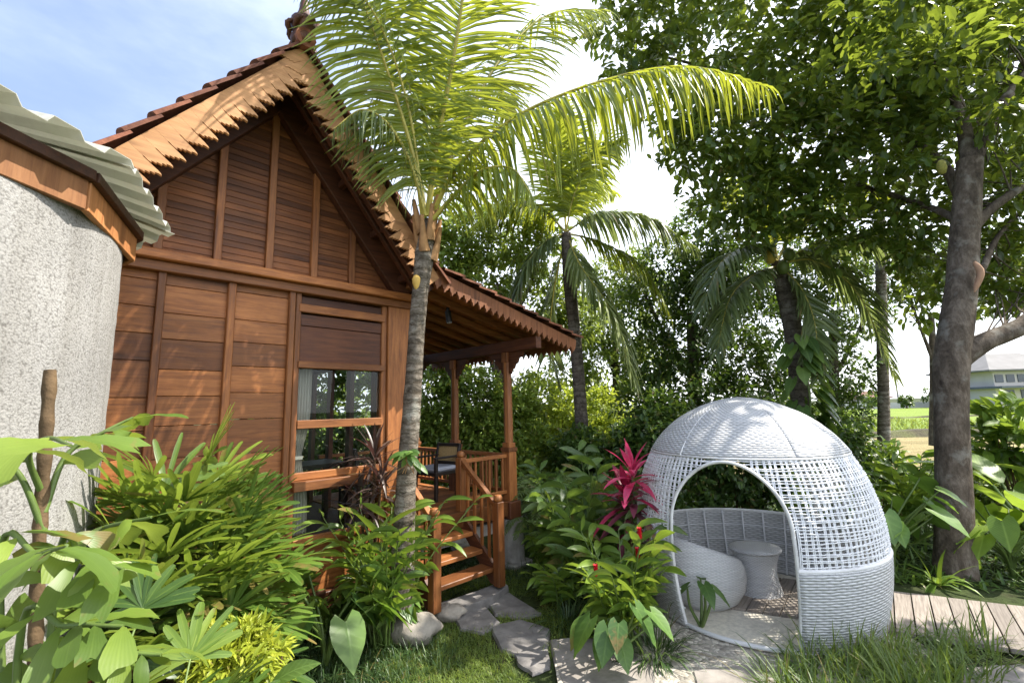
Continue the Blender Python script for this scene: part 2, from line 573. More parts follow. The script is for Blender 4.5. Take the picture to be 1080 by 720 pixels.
M_strand = plain('white_wicker_strand', (.80, .81, .83), .42, .4, .05)

M_corr = None
def corr_mat():
    t = NT('pale_green_sheet_metal')
    c = t.coord('Object')
    f = t.noise(c, 3, 5)
    f2 = t.noise(c, 25, 5)
    col = t.ramp(f, [(.3, (.55, .56, .51)), (.7, (.70, .70, .65))])
    col = t.mix(1., col, t.ramp(f2, [(.3, (.85, .83, .8)), (.6, (1, 1, 1))]), 'MULTIPLY')
    p = t.principled(col, .45, .4)
    tr = t.n('BsdfTranslucent')
    tr.inputs[0].default_value = (.60, .60, .52, 1)
    ms = t.n('MixShader')
    ms.inputs[0].default_value = .42
    t.l(p, ms.inputs[1])
    t.l(tr.outputs[0], ms.inputs[2])
    return t.done(ms.outputs[0])
M_corr = corr_mat()

def glass_mat():
    t = NT('window_glass')
    fr = t.n('Fresnel')
    fr.inputs[0].default_value = 1.5
    tr = t.n('BsdfTransparent')
    tr.inputs[0].default_value = (.85, .88, .87, 1)
    gl = t.n('BsdfGlossy')
    gl.inputs['Roughness'].default_value = .01
    ms = t.n('MixShader')
    t.l(t.math('MULTIPLY', fr.outputs[0], .4), ms.inputs[0])
    t.l(tr.outputs[0], ms.inputs[1])
    t.l(gl.outputs[0], ms.inputs[2])
    return t.done(ms.outputs[0])
M_glass = glass_mat()
M_conc = plain('weathered_concrete', (.36, .34, .31), .9, .2, .35, 6, .5, 40)
M_stone = plain('grey_flagstone', (.19, .178, .168), .8, .3, .35, 7, .6, 25)
M_stonep = plain('pale_flagstone', (.27, .245, .22), .85, .25, .3, 6, .6, 25)
M_bould = plain('boulder_stone', (.26, .235, .20), .85, .25, .35, 9, .7, 30)
M_cloth = plain('pale_linen', (.62, .58, .52), .9, .1, .06, 12)
M_cush = plain('grey_cushion', (.42, .44, .50), .9, .1, .1, 12)
M_cane = plain('woven_cane', (.50, .34, .15), .6, .3, .2, 60, .5, 120)
M_black = plain('black_metal', (.02, .02, .02), .4, .5, .1)
M_lampg = plain('lamp_lens', (.5, .5, .52), .15, .6, .05)
M_dark = plain('dark_furniture', (.03, .022, .018), .4, .4, .2)
M_white = plain('white_linen', (.75, .75, .76), .9, .1, .04)

# ---------------------------------------------------------------- leaf generators
PROF = {
    'lance': ([0, .12, .3, .5, .7, .87, 1], [.12, .55, .95, 1, .78, .42, .02]),
    'ellip': ([0, .15, .4, .65, .87, 1], [.1, .62, 1, .95, .55, .05]),
    'simple': ([0, .38, .72, 1], [.12, 1, .8, .05]),
    'tiny': ([0, .5, 1], [.1, 1, .05]),
    'strap': ([0, .25, .55, .8, 1], [.75, 1, .85, .5, .02]),
    'blade': ([0, .4, .75, 1], [.9, .9, .6, .03]),
    'finger': ([0, .15, .4, .7, .93, 1], [.2, .6, 1, 1, .75, .35]),
    'fish': ([0, .1, .22, .36, .5, .64, .78, .9, 1], [.05, .2, .40, .6, .76, .9, 1.0, .97, .74]),
    'heart': ([0, .06, .18, .34, .52, .7, .86, 1], [.50, .82, 1, .97, .80, .52, .24, .02]),
    'banana': ([0, .08, .22, .4, .6, .8, .93, 1], [.15, .7, .98, 1, .95, .75, .4, .05]),
}
def leaves(mb, base, d, n, L, W, prof='lance', droop=0.0, fold=.25, rn=None, mi=0, sweep=0.0, jag=0.0, wave=0.0, twist=0.0):
    base = np.asarray(base, float).reshape(-1, 3)
    N = len(base)
    d = unit(np.broadcast_to(np.asarray(d, float), (N, 3)))
    n = np.broadcast_to(np.asarray(n, float), (N, 3))
    L = np.broadcast_to(np.asarray(L, float), (N,))
    W = np.broadcast_to(np.asarray(W, float), (N,))
    droop = np.broadcast_to(np.asarray(droop, float), (N,))
    t, wp = (np.array(a) for a in PROF[prof])
    k = len(t)
    p = base.copy()
    dd = d.copy()
    rows, uvs = [], []
    for i in range(k):
        if i:
            st = (t[i] - t[i - 1])
            dd = unit(dd + np.array([0, 0, -1.0]) * (droop * st)[:, None])
            p = p + dd * (L * st)[:, None]
        sd = unit(np.cross(dd, n))
        nn = np.cross(sd, dd)
        if twist:
            sd = unit(sd + nn * twist * (t[i] - .3))
            nn = np.cross(sd, dd)
        hw = W * wp[i] * .5
        jl = 1 + (jag if i == k - 1 else jag * .25) * (rng.random(N) - .5)
        jr = 1 + (jag if i == k - 1 else jag * .25) * (rng.random(N) - .5)
        wv = wave * np.sin(t[i] * 17 + np.arange(N)) * W
        sw = -sweep * L * max(0, 1 - t[i] / .25) if sweep else np.zeros(N)
        tip = (jag * .5 * (rng.random((N, 3)) - .3) if (jag and i == k - 1) else np.zeros((N, 3)))
        cf, sf = math.cos(fold), math.sin(fold)
        l = p - sd * (hw * jl * cf)[:, None] + nn * (hw * sf + wv)[:, None] + dd * (sw + tip[:, 0] * L)[:, None]
        r = p + sd * (hw * jr * cf)[:, None] + nn * (hw * sf - wv)[:, None] + dd * (sw + tip[:, 1] * L)[:, None]
        rows.append(np.stack([l, p + dd * (tip[:, 2] * L)[:, None], r], 1))
        uvs.append(np.array([[-1, t[i]], [0, t[i]], [1, t[i]]]) * np.array([wp[i], 1]))
    V = np.stack(rows, 1).reshape(N, k * 3, 3)
    uv = np.broadcast_to(np.concatenate(uvs)[None], (N, k * 3, 2)).reshape(-1, 2)
    f = []
    for i in range(k - 1):
        for j in range(2):
            a = i * 3 + j
            f.append([a, a + 1, a + 4, a + 3])
    f = np.array(f)
    F = (f[None] + (np.arange(N) * k * 3)[:, None, None]).reshape(-1, 4)
    if rn is None:
        rn = rng.random(N)
    rn = np.broadcast_to(np.asarray(rn, float), (N,))
    mb.block(V.reshape(-1, 3), F, uv, np.repeat(rn, len(f)), mi)

def rdirs(N, zmin=-1.0, zmax=1.0):
    z = rng.uniform(zmin, zmax, N)
    a = rng.uniform(0, 2 * math.pi, N)
    r = np.sqrt(np.maximum(0, 1 - z * z))
    return np.stack([r * np.cos(a), r * np.sin(a), z], 1)

def curve(pts, n=16):                         # Catmull-Rom through pts
    P = np.array(pts, float)
    P = np.concatenate([[2 * P[0] - P[1]], P, [2 * P[-1] - P[-2]]])
    m = len(P) - 3
    out = []
    for s in np.linspace(0, m - 1e-6, n):
        i = int(s)
        t = s - i
        a, b, c, d = P[i:i + 4]
        out.append(.5 * ((2 * b) + (c - a) * t + (2 * a - 5 * b + 4 * c - d) * t * t + (3 * b - a - 3 * c + d) * t ** 3))
    return np.array(out)

def crown(mb, lobes, N, L, W, prof='simple', per=9, spread=.28, droop=.5, shell=.55, mi=0, rn_bias=0.0):
    """leaf clumps: twig tips in the outer part of each lobe, a spray of leaves round every tip"""
    vol = np.array([l[3] * l[4] * l[5] if len(l) > 4 else l[3] ** 3 for l in lobes]) ** .75
    pick = rng.choice(len(lobes), size=max(1, N // per), p=vol / vol.sum())
    c = np.array([[l[0], l[1], l[2]] for l in lobes], float)[pick]
    rad = np.array([[l[3], l[4], l[5]] if len(l) > 4 else [l[3]] * 3 for l in lobes], float)[pick]
    dr = rdirs(len(pick))
    rr = shell + (1 - shell) * rng.random(len(pick)) ** .6
    rr *= rng.uniform(.8, 1.15, len(pick))
    tips = c + dr * rad * rr[:, None]
    tone = np.clip(rng.normal(.45 + rn_bias, .2, len(pick)), 0, 1)
    T = np.repeat(tips, per, 0)
    O = np.repeat(dr, per, 0)
    ld = unit(rdirs(len(T)) + O * .9 + np.array([0, 0, .15]))
    base = T + rdirs(len(T)) * (spread * rng.random(len(T)) ** .5)[:, None] * .6
    nn = unit(rdirs(len(T)) * .6 + np.array([0, 0, 1.0]) + O * .3)
    ll = L * rng.uniform(.65, 1.2, len(T))
    leaves(mb, base, ld, nn, ll, W * ll / L, prof, droop * rng.uniform(.3, 1.5, len(T)), .22,
           np.clip(np.repeat(tone, per) + rng.normal(0, .14, len(T)), 0, 1), mi)
    return tips

def frond(mb, pts, llen, n=46, lw=.035, droop=1.4, start=.14, rr=.022, side=1.0, up=None, vee=.35, prof='strap', tipk=.35, mi=0, mr=1, jit=.12, rb=0.0, fwd=.55):
    C = curve(pts, 40)
    mb.tube(C, np.linspace(rr, rr * .15, 40), 6, .5, mr)
    T = unit(np.gradient(C, axis=0))
    s = np.linspace(start, .99, n)
    idx = s * 39
    i0 = np.clip(idx.astype(int), 0, 38)
    fr = (idx - i0)[:, None]
    P = C[i0] * (1 - fr) + C[i0 + 1] * fr
    D = unit(T[i0])
    upv = np.array([0, 0, 1.0]) if up is None else np.array(up, float)
    X = unit(np.cross(D, upv))
    N = np.cross(X, D)
    prof_l = np.sin(np.clip((s - start) / (1 - start) * .86 + .14, 0, 1) * math.pi) ** .6
    prof_l = np.maximum(prof_l, tipk)
    for sg in (-1, 1):
        ld = X * sg + D * (fwd + .5 * s[:, None]) + N * vee + rng.normal(0, jit, (n, 3))
        leaves(mb, P, ld, N + rng.normal(0, .15, (n, 3)), llen * prof_l * rng.uniform(.88, 1.08, n) * side, lw * (.6 + .4 * prof_l), prof,
               droop * rng.uniform(.7, 1.3, n), .3, np.clip(rng.normal(.5 + rb, .2, n), 0, 1), mi)

# ================================================================ SETTING: ground, field, far land
def ground_mat():
    t = NT('garden_soil_and_green')
    c = t.coord('Object')
    f = t.noise(c, 1.3, 8, .6)
    f2 = t.noise(c, 14, 8, .65)
    col = t.ramp(f, [(.3, (.050, .040, .026)), (.5, (.045, .062, .022)), (.7, (.075, .105, .03))])
    col = t.mix(1., col, t.ramp(f2, [(.3, (.55, .55, .5)), (.68, (1.25, 1.25, 1.2))]), 'MULTIPLY')
    return t.done(t.principled(col, .95, .15, t.bump(f2, .8, .04)))
def build_ground():
    mb = MB()
    na, nr = 144, 110
    rad = np.concatenate([[0.0], np.geomspace(.4, 4000, nr - 1)])
    a = np.linspace(0, 2 * math.pi, na, endpoint=False)
    X, Y = rad[:, None] * np.sin(a), rad[:, None] * np.cos(a)
    Z = .018 * np.sin(X * 1.7 + 1) * np.cos(Y * 1.3) * np.exp(-rad[:, None] / 15) - .03
    V = np.stack([X, Y, Z], -1)
    F = [[i * na + j, i * na + (j + 1) % na, (i + 1) * na + (j + 1) % na, (i + 1) * na + j] for i in range(nr - 1) for j in range(na)]
    # outward order: flip so normals face up
    mb.block(V, np.array(F)[:, ::-1])
    return tag(mb.build('ground', ground_mat(), smooth=True), kind='structure')
build_ground()

def sheet(name, pts, z, mat, kind='structure', th=0.0):
    mb = MB()
    P = [(p[0], p[1], z) for p in pts]
    if th:
        mb.prism([(p[0], p[1], z - th) for p in pts], (0, 0, th))
    else:
        mb.poly(P)
    o = mb.build(name, mat)
    return tag(o, kind=kind)

def field_mat(name, a, b, c, sx, sy):
    t = NT(name)
    v = t.coord('Object', (sx, sy, 1))
    f = t.noise(v, 1, 7, .6)
    f2 = t.noise(t.coord('Object'), 9, 5, .7)
    col = t.mix(1., t.ramp(f, [(.3, a), (.5, b), (.7, c)]), t.ramp(f2, [(.3, (.7, .7, .7)), (.65, (1.15, 1.15, 1.15))]), 'MULTIPLY')
    return t.done(t.principled(col, .9, .15, t.bump(f2, .8, .1)))
M_riceg = field_mat('young_rice_field', (.13, .19, .03), (.18, .25, .04), (.24, .30, .06), .05, .5)
M_strawg = field_mat('dry_stubble_field', (.17, .14, .06), (.27, .22, .10), (.34, .29, .14), .2, .6)
M_bund = field_mat('earth_bund', (.05, .05, .03), (.09, .08, .05), (.12, .13, .05), .6, .6)
sheet('rice_field', [(-60, 24), (110, 24), (110, 86), (-60, 86)], .03, M_riceg)
sheet('stubble_field', [(-40, 12.5), (80, 12.5), (80, 22.4), (-40, 22.4)], .02, M_strawg)
def bund(y, h, wd):
    mb = MB()
    xs = np.linspace(-40, 100, 180)
    for k in range(len(xs) - 1):
        z0, z1 = h + .05 * math.sin(xs[k] * 1.3), h + .05 * math.sin(xs[k + 1] * 1.3)
        for (ya, za0, za1, yb, zb0, zb1) in ((y - wd, -.02, -.02, y - wd * .4, z0, z1), (y - wd * .4, z0, z1, y + wd * .4, z0, z1), (y + wd * .4, z0, z1, y + wd, -.02, -.02)):
            mb.block([(xs[k], ya, za0), (xs[k + 1], ya, za1), (xs[k + 1], yb, zb1), (xs[k], yb, zb0)], [[0, 1, 2, 3]])
    tag(mb.build('earth_bank', M_bund, smooth=True), kind='structure')
bund(23.2, .30, .9)
bund(44, .14, .5)

# rice seedlings: short blades over the near part of the field
mb = MB()
N = 5200
px = rng.uniform(4, 34, N)
py = 25 + rng.random(N) ** 1.6 * 32
leaves(mb, np.stack([px, py, np.full(N, .02)], 1), unit(rdirs(N, .4, 1) * [.5, .5, 1]), rdirs(N, -.3, .3), rng.uniform(.22, .42, N), .09, 'tiny', .5, .1)
tag(mb.build('rice_plants', M_rice), 'bright green young rice growing in the paddy beyond the garden', 'rice', kind='stuff')

# far houses
M_wallw = plain('pale_house_wall', (.58, .55, .50), .8, .2, .05, .5)
M_rooff = plain('grey_house_roof', (.20, .195, .19), .8, .2, .12, .6)
M_winf = plain('far_window_glass', (.06, .08, .10), .2, .6, .2, 1)
M_fencew = plain('whitewashed_wall', (.68, .68, .66), .9, .2, .06, .5)
M_redroof = plain('far_red_roof', (.22, .12, .10), .85, .2, .2, .8)
def hip(mb, x0, x1, y0, y1, z, h, ins, ov):
    a = [(x0 - ov, y0 - ov, z), (x1 + ov, y0 - ov, z), (x1 + ov, y1 + ov, z), (x0 - ov, y1 + ov, z)]
    ym = (y0 + y1) / 2
    r = [(x0 + ins, ym, z + h), (x1 - ins, ym, z + h)]
    mb.poly([a[0], a[1], r[1], r[0]])
    mb.poly([a[2], a[3], r[0], r[1]])
    mb.poly([a[1], a[2], r[1]])
    mb.poly([a[3], a[0], r[0]])
    mb.box(((x0 + x1) / 2, ym, z - .12), (x1 - x0 + 2 * ov, y1 - y0 + 2 * ov, .22))
def far_house():
    b = atY(1053, 427, 76)
    x0, x1 = b[0], b[0] + 15
    r = thing('two_storey_house', 'large pale two-storey house with grey hipped roof beyond the rice field', 'house', (0, 0, 0))
    m = MB(); m.box(((x0 + x1) / 2, 81, 1.6), (15, 10, 3.2)); m.box(((x0 + x1) / 2 + .5, 81.5, 4.6), (14, 9, 2.8)); m.build('wall', M_wallw, r)
    m = MB(); m.box(((x0 + x1) / 2, 79.5, 3.25), (17, 11, .35)); m.build('lower_eave', M_winf, r)
    m = MB(); hip(m, x0 + .5, x1 + .5, 77, 86, 6.2, 3.2, 4.5, 1.4); m.build('roof', M_rooff, r)
    for k in range(6):
        m = MB(); m.box((x0 + 1.9 + k * 1.9, 76.93, 4.75), (1.35, .1, 1.3)); m.build('window', M_winf, r)
    for k in range(4):
        m = MB(); m.box((x0 + 2.2 + k * 2.6, 75.93, 1.75), (1.5, .1, 2.1)); m.build('window', M_winf, r)
far_house()
def low_house(px, wd, Y, h, label):
    b = atY(px, 425, Y)
    r = thing('low_house', label, 'house', (b[0], Y, 0))
    m = MB(); m.box((0, 2, h / 2), (wd, 4, h)); m.build('wall', M_wallw, r)
    m = MB(); hip(m, -wd / 2, wd / 2, 0, 4, h + .1, 1.3, 1.5, .6); m.build('roof', M_redroof, r)
    m = MB(); m.box((-wd * .2, -.03, h * .5), (1.2, .1, 1.1)); m.build('window', M_winf, r)
    m = MB(); m.box((wd * .2, -.03, h * .5), (1.2, .1, 1.1)); m.build('window', M_winf, r)
low_house(1030, 9, 92, 2.2, 'low far house with a dull red roof just left of the pale two-storey house')
low_house(912, 10, 96, 2.1, 'low far house with a dull red roof behind the slim palm trunk')
m = MB()
b = atY(905, 428, 88)
m.box((b[0] + 20, 88, .55), (46, .3, 1.1))
tag(m.build('boundary_wall', M_fencew), 'long low whitewashed wall along the far edge of the rice field', 'wall')
for px, hh, lab in ((948, 9.5, 'thin grey utility pole standing far beyond the rice field'),):
    b = atY(px, 425, 95)
    r = thing('utility_pole', lab, 'pole', (b[0], 95, 0))
    m = MB(); m.tube([(0, 0, 0), (0, 0, hh)], [.16, .11], 8); m.build('pole', M_conc, r)
    m = MB(); m.box((0, 0, hh - .6), (1.8, .12, .12)); m.build('crossarm', M_conc, r)

# ================================================================ HOUSE
HP = np.array([-.074, 6.0, 0.0])
HA = R_(45.16)
HU = np.array([math.cos(HA), math.sin(HA), 0])
HV = np.array([-math.sin(HA), math.cos(HA), 0])
def HL(wl, v, z=0.0):
    return HP + HU * wl + HV * v + np.array([0, 0, z])
house = thing('wooden_house', 'brown teak house with steep carved gable, clay tile roof and raised side verandah', 'house', HP, HA)
WL, WR, RC, DK = -4.22, -1.45, -2.95, .75    # left edge, right edge, ridge, floor level
HB = 3.4                                     # depth of the room
SL = 1.24

def boards(mb, x0, x1, z0, z1, y, h, th=.03, gap=.004, tilt=0.0):
    z = z0
    while z < z1 - .01:
        hh = min(h * rng.uniform(.8, 1.2), z1 - z)
        if z1 - z - hh < .04:
            hh = z1 - z
        yo = rng.uniform(-.002, .002)
        mb.box(((x0 + x1) / 2, y + yo + th / 2, z + hh / 2), (x1 - x0, th, hh - gap))
        z += hh
for a, b in ((WL, -3.72), (-3.665, -3.25), (-3.19, -2.764)):
    m = MB(); boards(m, a - .004, b + .004, .34, 3.0, .012, .235); m.build('wall_panel', M_wx, house, bevel=.003)
# panel over the window
m = MB()
m.box((-2.24, .028, 2.535), (.86, .03, .33)); m.box((-2.24, .026, 2.94), (.86, .03, .075), rn=.2)
m.box((-2.24, .022, 2.757), (.86, .03, .105), rn=.7)
m.build('panel_over_window', M_dx, house, bevel=.003)
m = MB(); m.box((-2.24, -.004, 2.862), (.872, .05, .075)); m.build('rail', M_wx, house, bevel=.005)
# posts
for a, b, y0 in ((-3.72, -3.665, -.028), (-3.25, -3.19, -.028), (-2.764, -2.712, -.034), (-2.706, -2.655, -.022), (-1.83, -1.775, -.01), (-1.77, -1.455, -.04), (WL - .06, WL + .05, -.03)):
    m = MB(); m.box(((a + b) / 2, y0 + .05, 1.65), (b - a, .1, 2.72)); m.build('wall_post', M_wz, house, bevel=.006)
# main beams across the front
m = MB(); m.box((-2.88, .0, 3.033), (2.78, .13, .075)); m.build('beam', M_wx, house, bevel=.006)
m = MB(); m.box((-2.86, -.03, 3.11), (2.86, .19, .074)); m.build('beam', M_wx, house, bevel=.008)
m = MB(); m.box((-2.9, .0, .26), (2.7, .16, .17)); m.build('sill_beam', M_dx, house, bevel=.006)
# window
win = MB()
win.box((-2.24, .0, .79), (.83, .08, .06))
for o_ in [win.build('window', M_wx, house, bevel=.005)]:
    for (y_, z_, w_, d_, h_) in ((.0, 2.338, .86, .085, .062), (.0, 1.80, .83, .06, .075), (-.035, 1.27, .89, .13, .08), (.02, 1.345, .83, .05, .065)):
        m = MB(); m.box((-2.24, y_, z_), (w_, d_, h_)); m.build('window_rail', M_wx, o_, bevel=.005)
    for z0, z1 in ((1.84, 2.306), (1.38, 1.762), (.822, 1.228)):
        m = MB(); m.box((-2.24, .03, (z0 + z1) / 2), (.82, .006, z1 - z0)); m.build('pane', M_glass, o_)
m = MB(); boards(m, -2.65, -1.78, .34, .757, .0, .22); m.build('skirting_board', M_wx, house, bevel=.004)
# gable triangle: narrow clapboards
m = MB()
z = 3.15
while z < 4.86:
    hw = (4.85 - z - .03) / SL
    if hw < .03:
        break
    y = .018
    m.block([(RC - hw, y, z), (RC + hw, y, z), (RC + hw - .04, y + .008, z + .056), (RC - hw + .04, y + .008, z + .056),
             (RC - hw, y + .014, z), (RC + hw, y + .014, z)], [[0, 1, 2, 3], [0, 4, 5, 1]], None, rng.random())
    z += .056
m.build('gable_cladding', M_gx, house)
for wx in (-3.738, -3.346, RC, -2.556, -2.18):
    top = 4.85 - abs(wx - RC) * SL - .06
    m = MB(); m.box((wx, -.003, (3.15 + top) / 2), (.06, .05, top - 3.15)); m.build('gable_stud', M_wz, house, bevel=.004)
# inner rafters against the gable wall and a second pair behind the barge boards
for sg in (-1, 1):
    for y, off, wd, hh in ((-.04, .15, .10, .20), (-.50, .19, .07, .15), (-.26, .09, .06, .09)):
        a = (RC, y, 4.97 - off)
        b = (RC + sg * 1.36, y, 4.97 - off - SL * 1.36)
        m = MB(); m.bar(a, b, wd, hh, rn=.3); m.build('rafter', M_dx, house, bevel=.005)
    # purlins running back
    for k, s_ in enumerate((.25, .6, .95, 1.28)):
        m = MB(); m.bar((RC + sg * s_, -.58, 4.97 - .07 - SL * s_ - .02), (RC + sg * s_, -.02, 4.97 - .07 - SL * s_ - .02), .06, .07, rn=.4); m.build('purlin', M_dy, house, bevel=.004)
# boarded undersides
def slope_quad(mb, w0, z0, w1, z1, y0, y1, n):
    for k in range(n):
        t0, t1 = k / n, (k + .985) / n
        a = np.array([w0, z0]); b = np.array([w1, z1])
        p, q = a + (b - a) * t0, a + (b - a) * t1
        nrm = np.array([-(b - a)[1], (b - a)[0]]); nrm = nrm / np.linalg.norm(nrm)
        if nrm[1] < 0: nrm = -nrm
        P, Q = p + nrm * .018, q + nrm * .018
        mb.block([(p[0], y0, p[1]), (q[0], y0, q[1]), (q[0], y1, q[1]), (p[0], y1, p[1]), (P[0], y0, P[1]), (Q[0], y0, Q[1]), (Q[0], y1, Q[1]), (P[0], y1, P[1])],
                 [[0, 1, 2, 3], [4, 7, 6, 5], [0, 4, 5, 1], [1, 5, 6, 2], [2, 6, 7, 3], [3, 7, 4, 0]], None, rng.random())
RB = HB + .5
m = MB()
slope_quad(m, RC, 4.965, RC + 1.42, 4.965 - SL * 1.42, -.57, RB, 9)
slope_quad(m, RC, 4.965, RC - 1.32, 4.965 - SL * 1.32, -.57, RB, 8)
m.build('roof_boarding', M_wy, house)
# verandah skirt roof: z = 3.285 - .228*(w+1.53)
def zs(wx): return 3.275 - .225 * (wx + 1.53)
VB = 2.75
m = MB(); slope_quad(m, -1.56, zs(-1.56), .70, zs(.70), -.57, VB, 12); m.build('verandah_boarding', M_wy, house)
for k, v in enumerate(np.arange(-.43, VB, .31)):
    m = MB(); m.bar((-1.6, v, zs(-1.6) - .045), (.62, v, zs(.62) - .045), .055, .075); m.build('verandah_rafter', M_wx, house, bevel=.004)
# tiles
def tiles(mb, w0, z0, w1, z1, y0, y1, pitch=.235, wave=.19):
    a, b = np.array([w0, z0]), np.array([w1, z1])
    Ls = np.linalg.norm(b - a)
    d = (b - a) / Ls
    nrm = np.array([-d[1], d[0]])
    if nrm[1] < 0: nrm = -nrm
    rows = int(math.ceil(Ls / pitch))
    ys = np.linspace(y0, y1, int((y1 - y0) / wave * 6) + 1)
    wv = .026 * np.abs(np.sin((ys - y0) / wave * math.pi)) ** .8
    col = np.floor((ys[:-1] - y0) / wave + .001).astype(int)
    for r in range(rows):
        s0, s1 = r * pitch, min((r + 1) * pitch + .03, Ls + .05)
        tone = rng.random(col.max() + 1)
        up0, up1, th = .022, .055, .02
        prof = [(s0, up0), (s1, up1), (s1, up1 - th - .006), (s0, up0 - th)]
        V = []
        for s_, u_ in prof:
            p = a + d * s_
            V.append(np.stack([p[0] + nrm[0] * (u_ + wv), ys, p[1] + nrm[1] * (u_ + wv)], 1))
        n = len(ys)
        V = np.concatenate(V)
        F, rn = [], []
        for i in range(3):
            for j in range(n - 1):
                F.append([i * n + j, i * n + j + 1, (i + 1) * n + j + 1, (i + 1) * n + j])
                rn.append(tone[col[j]])
        F += [[0, n, 2 * n, 3 * n], [n - 1, 4 * n - 1, 3 * n - 1, 2 * n - 1]]
        rn += [tone[0], tone[-1]]
        mb.block(V, F, None, rn)
m = MB()
tiles(m, RC, 5.0, RC - 1.42, 5.0 - SL * 1.42, -.66, RB)
tiles(m, RC, 5.0, RC + 1.46, 5.0 - SL * 1.46, -.66, RB)
tiles(m, -1.50, zs(-1.50) + .035, .76, zs(.76) + .035, -.66, VB + .05)
rt = m.build('tile_roof', M_tile, house)
m = MB()
for k in range(16):
    y = -.68 + k * .29
    m.tube([(RC, y, 5.04), (RC, y + .31, 5.055)], [.085, .075], 10, rng.random())
m.build('ridge_tiles', M_tile, rt)
# finial on the ridge end
m = MB()
m.lathe([(.0, 0), (.085, .0), (.10, .06), (.075, .12), (.11, .17), (.10, .24), (.06, .28), (.045, .33), (.03, .42), (.012, .55), (.0, .6)], 14, (RC, -.60, 5.0), 1, 1, cap=False)
for k in range(7):
    a = k * .9
    m.tube(curve([(RC + .10 * math.cos(a), -.60 + .08 * math.sin(a), 5.0 + .03 * k), (RC + .13 * math.cos(a + .5), -.60 + .11 * math.sin(a + .5), 5.06 + .03 * k), (RC + .09 * math.cos(a + 1), -.60 + .08 * math.sin(a + 1), 5.10 + .03 * k)], 7), [.012, .02, .025, .025, .02, .014, .006], 6)
m.build('carved_finial', M_dz, house, smooth=True)
# carved barge boards
def barge(name, mat, w0, z0, w1, z1, y, hb, pitch, style, th=.028):
    a, b = np.array([w0, z0]), np.array([w1, z1])
    L = np.linalg.norm(b - a)
    d = (b - a) / L
    nn = np.array([d[1], -d[0]])
    if nn[1] > 0: nn = -nn
    n = int(round(L / pitch))
    pp = L / n
    mb = MB()
    def P(s, h):
        q = a + d * s + nn * h
        return (q[0], y, q[1])
    for k in range(n):
        s = k * pp
        g = .0035
        if style == 'step':
            e = .0004
            j = rng.uniform(-.03, .03)
            st = [(s + pp - g, hb * .50)]
            for q_, (tx, td) in enumerate(((.93, .74), (.74, .84), (.55, .92), (.35, 1.0), (.12, 1.12))):
                td += j + rng.uniform(-.02, .02)
                st += [(s + pp * (tx + .055), hb * (td - .09)), (s + pp * tx, hb * td), (s + pp * (tx - .06), hb * (td - .05))]
            st += [(s + g, hb * .98), (s + g, hb * .50)]
            out = [(s + e, 0), (s + pp - e, 0), (s + pp - e, hb * .44)] + st + [(s + e, hb * .44)]
        else:
            out = [(s + .0005, 0), (s + pp - .0005, 0), (s + pp - .0005, hb * .62), (s + pp * .90, hb * .64), (s + pp * .82, hb * .78), (s + pp * .66, hb * .82), (s + pp * .5, hb * 1.0),
                   (s + pp * .34, hb * .82), (s + pp * .18, hb * .78), (s + pp * .10, hb * .64), (s + .0005, hb * .62)]
        mb.prism([P(*q) for q in out], (0, th, 0), rng.random())
    return mb.build(name, mat, house)
barge('barge_board', M_barge, RC, 4.985, RC - 1.30, 4.985 - SL * 1.30, -.60, .225, .098, 'step')
barge('barge_board', M_barge, RC, 4.985, RC + 1.42, 4.985 - SL * 1.42, -.605, .225, .098, 'step')
barge('verandah_fascia', M_fascia, -1.56, zs(-1.56) + .02, .735, zs(.735) + .02, -.60, .19, .098, 'zig')
# side eave fascia (along the depth)
m = MB()
npt = 33
for k in range(npt):
    y0 = -.57 + k * .1
    out = [(y0, 0), (y0 + .099, 0), (y0 + .099, .11), (y0 + .085, .12), (y0 + .06, .15), (y0 + .05, .18), (y0 + .04, .15), (y0 + .015, .12), (y0, .11)]
    m.prism([(.715, q[0], zs(.715) + .02 - q[1]) for q in out], (.022, 0, 0), rng.random())
m.build('side_fascia', M_fascia, house)
# eave beam, posts, brackets
PV = (0.0, 1.12, 2.18)
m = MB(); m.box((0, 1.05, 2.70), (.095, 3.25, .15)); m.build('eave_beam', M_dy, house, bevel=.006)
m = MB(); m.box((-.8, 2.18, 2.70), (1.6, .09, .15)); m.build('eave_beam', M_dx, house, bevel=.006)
for v in PV:
    m = MB()
    m.box((0, v, 1.05), (.135, .135, .60)); m.box((0, v, 1.375), (.155, .155, .05)); m.box((0, v, 1.43), (.12, .12, .06))
    m.lathe([(.058, 1.46), (.060, 1.7), (.054, 2.3), (.060, 2.5)], 8, (0, v, 0)); m.box((0, v, 2.56), (.11, .11, .13))
    pst = m.build('verandah_post', M_wz, house, bevel=.004)
    m = MB(); m.box((0, v, .64), (.20, .20, .21)); m.build('post_base', M_dz, pst, bevel=.012)
    for sg in (-1, 1):
        if v == PV[2] and sg == 1:
            continue
        out = [(.056, 2.36), (.075, 2.34), (.10, 2.40), (.135, 2.41), (.155, 2.46), (.20, 2.48), (.22, 2.54), (.28, 2.55), (.31, 2.60), (.42, 2.622), (.056, 2.622)]
        m = MB(); m.prism([(-.02, v + sg * q[0], q[1]) for q in out], (.04, 0, 0)); m.build('bracket', M_dy, pst)
for v in PV:
    m = MB(); m.lathe([(.15, -.2), (.145, .1), (.13, .53)], 18, (.03, v, 0)); m.box((.03, v, -.1), (.36, .36, .26), rn=.3); m.build('concrete_pier', M_conc, house, bevel=.02)
m = MB(); m.box((-.82, .10, .455), (1.55, .14, .13)); m.build('grade_beam', M_conc, house)
